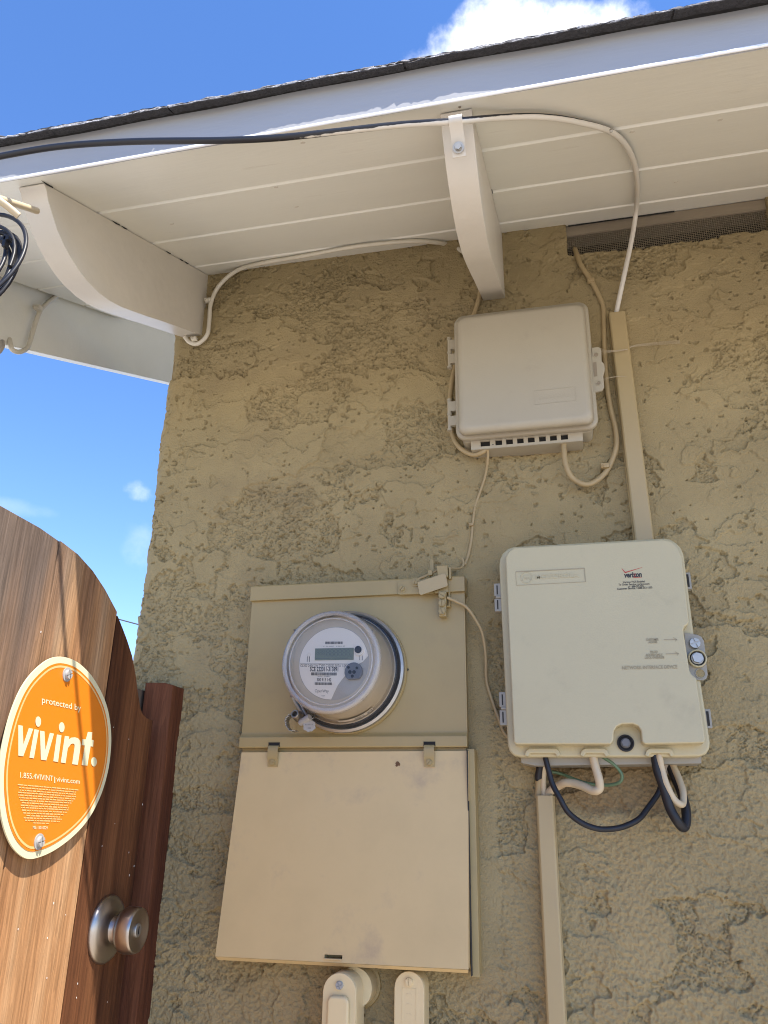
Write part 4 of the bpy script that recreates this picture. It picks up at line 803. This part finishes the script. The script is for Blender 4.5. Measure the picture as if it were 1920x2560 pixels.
pts = [W(1436, 622, -.020), W(1439, 626, -.004), W(1452, 660, .012), W(1472, 695, .012), W(1492, 730, .010), W(1506, 765, .009), W(1511, 810, .008), W(1511, 880, .008), W(1517, 960, .008), W(1528, 1020, .008), W(1538, 1070, .010), W(1541, 1110, .012), W(1530, 1150, .012), W(1508, 1187, .014), W(1470, 1211, .020), W(1432, 1197, .026), W(1413, 1160, .030), W(1409, 1118, .030), W(1411, 1098, .026)]
cable('tan_cable', pts, .0043, 'tan_cable', 'tan cable from the eave vent looping into the utility box\'s last port')
pts = [W(1219, 1118, .034), W(1219, 1150, .022), W(1214, 1190, .010), W(1200, 1230, .006), W(1189, 1265, .005), W(1181, 1310, .006), W(1178, 1345, .005), W(1172, 1385, .006), W(1162, 1412, .010)]
cable('phone_wire', pts, .0022, 'tan_cable', 'thin tan wire hanging from the upper box down to the ground clamp', 'wire')
pts = [W(1118, 1494, .046), W(1140, 1501, .044), W(1166, 1518, .040), W(1190, 1548, .034), W(1206, 1585, .028), W(1214, 1640, .018), W(1217, 1700, .010), W(1228, 1745, .008), W(1246, 1795, .010), W(1262, 1832, .012), W(1285, 1856, .014)]
cable('phone_wire', pts, .0024, 'tan_cable', 'thin tan wire curving from the three screw bar to behind the lower box', 'wire')
# cables out of the lower box
def q5(zx, zy): return (1340 + zx * .2411, 1860 + zy * .2411)
def W5(zx, zy, d_): return W(*q5(zx, zy), d_)
cable('black_cable', [W5(85, 60, .050), W5(95, 130, .054), W5(120, 250, .056), W5(170, 410, .058), W5(240, 560, .060), W5(340, 700, .060), W5(480, 820, .058), W5(640, 880, .054), W5(780, 885, .050), W5(920, 855, .044), W5(1060, 775, .036), W5(1170, 660, .028), W5(1260, 510, .022), W5(1300, 400, .020), W5(1310, 250, .020), W5(1290, 100, .02)], .0037, 'black', 'slim black cable hanging in a wide loop beneath the lower box')
cable('black_cable', [W5(1225, 60, .058), W5(1235, 140, .058), W5(1265, 290, .058), W5(1320, 460, .058), W5(1390, 650, .058), W5(1460, 790, .056), W5(1525, 870, .050), W5(1560, 820, .044), W5(1555, 690, .036), W5(1510, 510, .026), W5(1445, 350, .018), W5(1390, 200, .016), W5(1370, 100, .016)], .0061, 'black', 'thick black cable in a narrow pointed loop under the right of the lower box')
cable('white_cable', [W5(590, 60, .054), W5(600, 140, .056), W5(630, 260, .058), W5(656, 370, .058), W5(655, 450, .057), W5(630, 485, .056), W5(580, 475, .052), W5(490, 435, .044), W5(390, 405, .036), W5(300, 405, .030), W5(230, 435, .024), W5(150, 490, .016), W5(120, 560, .012)], .0056, 'cream_cable', 'cream cable bending back from the middle of the lower box into the raceway top')
cable('green_wire', [W5(650, 80, .045), W5(700, 140, .045), W5(790, 200, .044), W5(860, 260, .042), W5(888, 330, .040), W5(860, 395, .036), W5(780, 425, .030), W5(640, 420, .024), W5(500, 395, .018), W5(380, 355, .012), W5(260, 305, .008), W5(150, 285, .008)], .0022, 'green_wire', 'thin green wire looping below the lower box', 'wire')
cable('cream_cable', [W5(1265, 60, .060), W5(1285, 150, .061), W5(1310, 270, .061), W5(1355, 420, .060), W5(1430, 560, .058), W5(1495, 618, .054), W5(1530, 590, .048), W5(1525, 490, .040), W5(1490, 370, .030), W5(1440, 260, .022), W5(1395, 170, .018), W5(1370, 100, .018)], .0044, 'cream_cable', 'cream cable looping inside the thick black loop at the right of the lower box')
cable('grey_cable', [W5(1350, 60, .03), W5(1355, 170, .022), W5(1345, 240, .016), W5(1335, 300, .010)], .0038, 'grey_cable', 'short grey cable going into the wall behind the loops at right')
cable('cream_cable', [W5(80, 100, .022), W5(80, 250, .018), W5(82, 400, .014), W5(84, 560, .012)], .0042, 'cream_cable', 'cream cable dropping straight into the top of the lower raceway')
cable('black_cable', [W5(45, 100, .024), W5(38, 220, .022), W5(30, 340, .018), W5(30, 360, .017)], .0050, 'black', 'black sleeve end above the left of the lower raceway')
cable('tan_cable', [W5(28, 340, .015), W5(25, 430, .013), W5(22, 560, .012)], .0046, 'tan_cable', 'tan cable stub between black sleeve and lower raceway')
# corner: cable on the rake board, coil, two sleeves
def K(px, py, x): r = ray(px, py); return Vector(CAM + r * ((x - CAM[0]) / r[0]))
def q7(zx, zy): return (zx * .199, 480 + zy * .199)
cable('white_cable', [K(*q7(1010, 1230), -.990), K(*q7(860, 1240), -.990), K(*q7(720, 1310), -.989), K(*q7(590, 1400), -.988), K(*q7(520, 1470), -.987), K(*q7(470, 1560), -.987), K(*q7(430, 1700), -.987), K(*q7(390, 1850), -.986), K(*q7(330, 1960), -.984), K(*q7(240, 2010), -.982), K(*q7(160, 1980), -.985), K(*q7(135, 1930), -.99), K(*q7(120, 1850), -1.0)], .0046, 'white_cable', 'white cable running down the far rake board and hooking under its lower edge')
for (zx, zy, r_) in ((20, 1960, .0046),): cable('grey_cable', [K(*q7(30, 1880), -1.0), K(*q7(25, 1950), -.985), K(*q7(-30, 2020), -.985), K(*q7(-120, 2040), -.985), K(*q7(-200, 1960), -1.0)], .0046, 'grey_cable', 'grey cable just peeking below the rake board at the picture edge')
coil = thing('cable_coil', 'coil of shiny black cable hanging at the eave corner, bound with a tie', 'cable coil')
cc = Yp(-62, 665, -.53); e1 = Vector((1, .15, 0)).normalized(); e2 = Vector((0, .22, 1)).normalized()
mb = MB(); rs = random.Random(4); pts = []
for k in range(6 * 20 + 1):
    a_ = k / 20 * math.tau; R0 = .0485 + .0055 * math.sin(a_ * .31) + .004 * math.sin(a_ * .83 + 1); pts.append(cc + e1 * (R0 * math.cos(a_) - .002) + e2 * (R0 * 1.42 * math.sin(a_) - .008) + Vector((0, -.007 * math.sin(a_ * .47) - .005 * math.cos(a_ * .29), 0)))
mb.tube(pts, .0026, 8, 2); mb.build('coil_turns', 'black', coil, wn_=False, ang=60)
pts = [cc + e1 * (.0665 * math.cos(a_)) + e2 * (.0860 * math.sin(a_)) + Vector((0, -.012, 0)) for a_ in [math.radians(-150 + 300 * k / 24) for k in range(25)]]
MB().tube(pts, .0027, 8, 2).build('outer_turn', 'black', coil, wn_=False, ang=60)
tp = Yp(14, 600, -.535); mb = MB(); mb.box(tp.x - .008, tp.x + .007, tp.y - .004, tp.y + .004, tp.z - .003, tp.z + .0035); mb.box(tp.x - .001, tp.x + .0035, tp.y - .004, tp.y + .004, tp.z - .012, tp.z + .006); mb.build('cable_tie', 'black', coil, bevel=.001)
c1 = Yp(92, 527, -.470)
cable('conduit_sleeve', [Yp(-140, 455, -.60), Yp(-60, 478, -.572), Yp(20, 503, -.525), c1], .0046, 'cream_cable', 'upper beige sleeve poking out from the corner rafter tail', 'cable sleeve', group='beige sleeves at the corner')
cable('conduit_sleeve', [Yp(-140, 440, -.60), Yp(-40, 480, -.575), Yp(10, 508, -.560), Yp(47, 540, -.545)], .0044, 'cream_cable', 'lower beige sleeve with cut open end pointing at the coil', 'cable sleeve', group='beige sleeves at the corner')
# clips
def clip(p, sz, label, mt='white_cable'):
    t_ = thing('cable_clip', label, 'cable clip', 'cable clips'); mb = MB(); p = Vector(p)
    mb.box(p.x - sz, p.x + sz, p.y - sz * .9, p.y + sz * .6, p.z - sz * .62, p.z + sz * .62); mb.build('saddle', mt, t_, bevel=sz * .25)
    screw(t_, p + Vector((-sz * .55, -sz * .9, 0)), (0, -1, 0), sz * .4, mt, 'slot', .4); return t_
clip(W(521, 752, .014), .0062, 'white clip on the cable beside the corner rafter tail')
clip(W(486, 848, .018), .0055, 'white clip under the bottom of the corner rafter tail')
clip(W(1477, 703, .013), .0060, 'tan clip on the cable just below the eave vent', 'tan_cable')
clip(W(1512, 1166, .015), .0066, 'tan clip low on the loop right of the upper box', 'tan_cable')
clip(K(*q7(480, 1460), -.985), .0075, 'white clip holding the cable on the far rake board')
clip(W(1178, 1312, .008), .0038, 'small tan clip on the thin wire above the ground clamp', 'tan_cable')

# ================================================================== GATE
gate = thing('gate', 'brown redwood board gate with arched top and steel door knob', 'gate')
crv = [(-1.6, 1.55), (-1.2, 1.69), (-.9, 1.73), (-.7, 1.74)]
for p in ((0, 1263), (50, 1291), (100, 1319), (147, 1352), (195, 1389), (232, 1430), (262, 1475), (294, 1535), (308, 1570), (320, 1602), (332, 1640), (341, 1690), (346, 1730), (352, 1768), (358, 1785), (370, 1796), (385, 1801)): v = G(*p); crv.append((v.y, v.z))
YE = crv[-1][0]
def top(y):
    for (a, za), (b, zb) in zip(crv[:-1], crv[1:]):
        if a <= y <= b: return za + (zb - za) * (y - a) / max(1e-6, b - a)
    return crv[-1][1]
j1 = G(147, 1377).y; j1b = G(20, 2110).y; j1 = (j1 + j1b) / 2; j2 = G(294, 1537).y
edges = [-1.5, -1.36, -1.22, -1.08, -.94, j1 - .42, j1 - .28, j1 - .14, j1, j2, YE]
for k in range(len(edges) - 1):
    a, b = edges[k] + .0015, edges[k + 1] - .0015; yy = sorted({a, b} | {y for y, _ in crv if a < y < b} | {a + (b - a) * i / 8 for i in range(9)})
    jit = random.uniform(-.001, .001)
    pts = [Vector((XG + jit * .5, y, top(y) + (0 if k != len(edges) - 3 else .002))) for y in yy]
    pts = [Vector((XG, a, .05))] + pts + [Vector((XG, b, .05))]
    mb = MB(); mb.prism(pts, (-.019, 0, 0)); mb.build('board', 'redwood_shaded' if k == len(edges) - 2 else 'redwood', gate, bevel=.0012)
for z in (.35, 1.0, 1.45): MB().box(XG - .058, XG - .0195, -1.48, YE - .01, z, z + .09).build('rail', 'redwood', gate, bevel=.002)
for y in (-1.47, YE - .10): MB().box(XG - .097, XG - .0585, y, y + .09, .08, 1.5).build('stile', 'redwood', gate, bevel=.002)
# knob
kc = G(264, 2322); kn = thing('door_knob', None, None) if False else None
rose = MB().lathe(kc, (1, 0, 0), [(.0405, 0), (.0405, .003), (.0385, .006), (.0330, .0095), (.0240, .012), (.0185, .0135)], 48).build('knob_rose', 'nickel', gate, ang=60)
r0 = [CAM[i] for i in range(3)]
def projx(p): q_ = CR @ (np.array(p) - CAM); return q_[0] / q_[2] * F + 960
Lk = .03
while projx((kc.x + Lk, kc.y, kc.z)) < 348 and Lk < .12: Lk += .001
kb = MB().lathe(kc, (1, 0, 0), [(.0170, .012), (.0150, .018), (.0150, Lk * .42), (.0200, Lk * .47), (.0255, Lk * .54), (.0278, Lk * .64), (.0280, Lk * .78), (.0272, Lk * .92), (.0262, Lk * .985), (.0252, Lk), (.0240, Lk * .99), (.014, Lk * .945), (.0085, Lk * .935)], 56).build('knob', 'nickel', gate, ang=60)
cyl = MB().lathe(kc, (1, 0, 0), [(.0082, Lk * .92), (.0082, Lk * .965), (.0072, Lk * .985)], 28).build('lock_cylinder', 'steel', kb)
MB().box(kc.x + Lk * .984, kc.x + Lk * .99, kc.y - .0012, kc.y + .0012, kc.z - .0045, kc.z + .0045).build('keyway', 'dark', cyl, smooth=False)
# little white paint flecks on the boards
mb = MB(); M['fleck'] = mat('white paint fleck', (.75, .73, .68), .6)
for x, y in ((284, 1818), (322, 1848), (356, 2011), (287, 2059), (255, 2115), (322, 2131), (335, 2165), (323, 2188), (134, 2258), (164, 2287), (45, 2323), (118, 2345), (117, 2445), (194, 2459), (191, 2494), (268, 2505), (235, 2287), (102, 1640 - 60)):
    c_ = G(x, y, .0004); r_ = random.uniform(.0004, .0010); mb.prism([c_ + Vector((0, math.cos(k) * r_ * .6, math.sin(k) * r_ * 1.6)) for k in (0, 1.05, 2.1, 3.14, 4.19, 5.24)], (.0003, 0, 0))
tag(mb.build('paint_fleck', 'fleck', gate, smooth=False), kind='stuff')
# post at the wall
post = thing('gate_post', 'two dark timber studs fixed to the house corner behind the gate', 'gate post')
zt = 1.602
MB().prism([Vector((-.655, -.040, z)) for z in (0,)] + [Vector((-.607, -.040, 0)), Vector((-.607, -.040, zt - .004)), Vector((-.622, -.040, zt)), Vector((-.655, -.040, zt + .001))], (0, .039, 0)).build('stud', 'post_red', post, bevel=.0015)
MB().box(-.712, -.660, -.052, -.004, 0, 1.592).build('stud', 'post_grey', post, bevel=.0015)
MB().box(-.6068, -.6064, 0, .0001, 0, .001).build('shim', 'post_red', post) if False else None

# ================================================================== SIGN
sign = thing('security_sign', 'orange egg shaped security sign with cream letters screwed to the gate', 'sign')
def q6(zx, zy): return (zx * .25316, 1620 + zy * .25316)
DS = .010
def G6(zx, zy, d_=DS): return G(*q6(zx, zy), d_)
out = [(600, 85), (690, 103), (770, 142), (840, 200), (905, 272), (960, 355), (1010, 450), (1050, 550), (1080, 670), (1096, 800), (1100, 920), (1092, 1050), (1075, 1180), (1045, 1310), (1005, 1435), (955, 1550), (895, 1660), (820, 1762), (730, 1855), (640, 1930), (550, 1992), (460, 2040), (380, 2070), (310, 2085), (245, 2075), (185, 2035), (130, 1975), (85, 1895), (45, 1790), (15, 1660), (-5, 1500), (-12, 1340), (-5, 1180), (15, 1030), (45, 880), (85, 720), (135, 570), (200, 420), (275, 300), (360, 205), (450, 130), (525, 95)]
OP = [G6(*p) for p in out]; cen = sum(OP, Vector()) / len(OP)
def closed(P_, k=3):                              # smooth closed outline
    n = len(P_); o = []
    for i in range(n):
        a, b, c, d = P_[i - 1], P_[i], P_[(i + 1) % n], P_[(i + 2) % n]
        for j in range(k):
            t_ = j / k; o.append(.5 * ((2 * b) + (c - a) * t_ + (2 * a - 5 * b + 4 * c - d) * t_ * t_ + (3 * b - a - 3 * c + d) * t_ ** 3))
    return o
OP = closed(OP)
def inset(P_, e):
    n = len(P_); r_ = []
    for i in range(n):
        d_ = (P_[(i + 1) % n] - P_[i - 1]).normalized(); nn = Vector((0, -d_.z, d_.y)); 
        if nn.dot(cen - P_[i]) < 0: nn = -nn
        r_.append(P_[i] + nn * e)
    return r_
X_ = lambda P_, h: [Vector((p.x + h, p.y, p.z)) for p in P_]
MB().prism(X_(OP, -.0022), (.0022, 0, 0)).build('plate', 'cream', sign, bevel=.0004)
e1_, e2_, e3_ = .0078, .0092, .0116
mb = MB(); mb.prism(X_(inset(OP, e1_), .0002), (.0003, 0, 0)); fld = mb.build('orange_field', 'orange', sign)
A_, B_ = X_(inset(OP, .0105), .0008), X_(inset(OP, .0130), .0008); mb = MB(); n = len(A_)
for i in range(n): mb.add([A_[i], A_[(i + 1) % n], B_[(i + 1) % n], B_[i]], [(0, 1, 2, 3)])
mb.build('border_line', 'fine', fld, smooth=False)
mb = MB(); HL = DS + .0009
def t6(mb, s_, x0, y0, x1, y1, hh, bold=0, xh=None):
    o0, o1, o2 = G6(x0, y0, HL), G6(x1, y1, HL), G6(x0, y0 - hh, HL); text_into(mb, s_, o0, o1 - o0, o2 - o0, bold)
for a_ in (('protected by', 414, 540, 800, 622, 64, .008), ('1.855.4VIVINT', 200, 1280, 524, 1314, 56, .006), ('|', 536, 1318, 545, 1319, 48, 0), ('vivint.com', 556, 1318, 788, 1342, 50, .006), ('MS: 15010729', 325, 1786, 470, 1790, 30, .012)):
    mb = MB(); t6(mb, *a_); mb.build('lettering', 'cream', fld, smooth=False)
# the big word, drawn letter by letter
mb = MB()
def poly(pts): MB().prism([G6(*p, HL) for p in pts], (.0002, 0, 0)).build('letter', 'cream', fld, smooth=False)
poly([(180, 760), (222, 768), (230, 955), (285, 790), (327, 798), (228, 1070), (180, 1062)])
poly([(340, 802), (382, 810), (333, 1090), (290, 1082)])
poly([(394, 816), (438, 824), (447, 1012), (492, 838), (532, 846), (456, 1110), (403, 1102)])
poly([(562, 854), (606, 862), (572, 1126), (526, 1118)])
poly([(640, 868), (682, 874), (678, 905), (705, 885), (740, 882), (770, 892), (790, 915), (796, 950), (790, 1000), (767, 1154), (712, 1147), (735, 985), (736, 955), (722, 942), (700, 948), (680, 975), (668, 990), (646, 1138), (600, 1130)])
poly([(868, 828), (910, 832), (904, 907), (924, 910), (918, 975), (893, 970), (862, 1162), (806, 1156), (837, 963), (806, 958), (815, 900), (848, 902)])
for cx, cy, rx, ry in ((377, 727, 27, 51), (609, 783, 27, 50), (927, 1124, 28, 46)): poly([(cx + rx * math.cos(k * math.tau / 24), cy + ry * math.sin(k * math.tau / 24)) for k in range(24)])
mb = MB(); rs = random.Random(2)
rows = [(175, 1348, 785, 1402), (190, 1376, 755, 1422), (195, 1402, 748, 1444), (180, 1424, 750, 1468), (180, 1450, 742, 1490), (190, 1476, 722, 1510), (200, 1502, 705, 1530), (215, 1526, 680, 1555), (205, 1552, 680, 1578), (208, 1574, 675, 1598), (218, 1600, 662, 1622), (230, 1628, 632, 1645), (262, 1654, 590, 1668), (235, 1676, 612, 1690), (248, 1700, 590, 1712), (330, 1726, 498, 1732)]
for x0, y0, x1, y1 in rows:                       # illegible small print
    x = x0
    while x < x1 - 6:
        w_ = rs.uniform(8, 42); xe = min(x + w_, x1); f0, f1 = (x - x0) / (x1 - x0), (xe - x0) / (x1 - x0); ya, yb2 = y0 + (y1 - y0) * f0, y0 + (y1 - y0) * f1
        hgt = rs.uniform(9, 12); mb.add([G6(x, ya + 6, HL), G6(xe, yb2 + 6, HL), G6(xe, yb2 + 6 - hgt, HL), G6(x, ya + 6 - hgt, HL)], [(0, 1, 2, 3)]); x = xe + rs.uniform(4, 9)
tag(mb.build('fine_print', 'fine', fld, smooth=False), kind='stuff')
screw(sign, G6(660, 262, DS + .0006), (1, 0, 0), .0058, 'seal', 'cross', .4, True); screw(sign, G6(382, 1912, DS + .0006), (1, 0, 0), .0058, 'seal', 'cross', .2, True)

# ================================================================== SMALL THINGS
mb = MB()
A_ = W4(1262, 530, .046); B_ = W4(1330, 520, .022); 
for k in range(5): mb.tube([W4(1245 + k * 4, 505 + k * 12, .046), W4(1300, 522 + k * 4, .03), W4(1440, 512 + k * 1.5, .0235), W(1590, 866 - k, .012), W(1700, 858 - k * 2, .006)], .00022, 4, 4)
for k in range(3): mb.tube([W4(1272, 745 - k * 8, .046), W4(1330, 722 - k * 2, .028), W4(1445, 712, .0235)], .0002, 4, 4)
tag(mb.build('cobweb', 'web', None, wn_=False), 'dusty cobweb strands stretched from the upper box hasp across the raceway', 'cobweb')
# utility wire and its pole beyond the gap
a = Vector(CAM + raydir(300, 1549) * 30); b = Vector(CAM + raydir(345, 1561) * 30); d_ = (b - a).normalized()
MB().tube([a - d_ * 30, b + d_ * 20], .022, 6, smooth=False).build('utility_wire', 'wirefar'); tag(bpy.data.objects['utility_wire'], 'thin dark overhead wire in the sky gap between gate and wall', 'overhead wire')
a = Vector(CAM + raydir(-500, 272) * 14); b = Vector(CAM + raydir(34, 345) * 14); d_ = (b - a).normalized()
MB().tube([a - d_ * 8, b + d_ * 9], .012, 6, smooth=False).build('utility_wire', 'wirefar'); tag(bpy.data.objects['utility_wire.001'], 'dark overhead wire passing just above the roof edge at far left', 'overhead wire')
# filled nail dimples in the boards
for px, py in ((757, 357), (741, 517), (690, 468), (1580, 330), (1690, 455), (1800, 300), (430, 560)):
    p = S(px, py, .0002); nn = Vector((0, sinp, -cosp)); MB().lathe(p, nn, [(.0034, -.0004), (.0030, .0003), (.0016, .0001), (.0008, -.0001)], 14).build('nail_fill', 'tail', house)
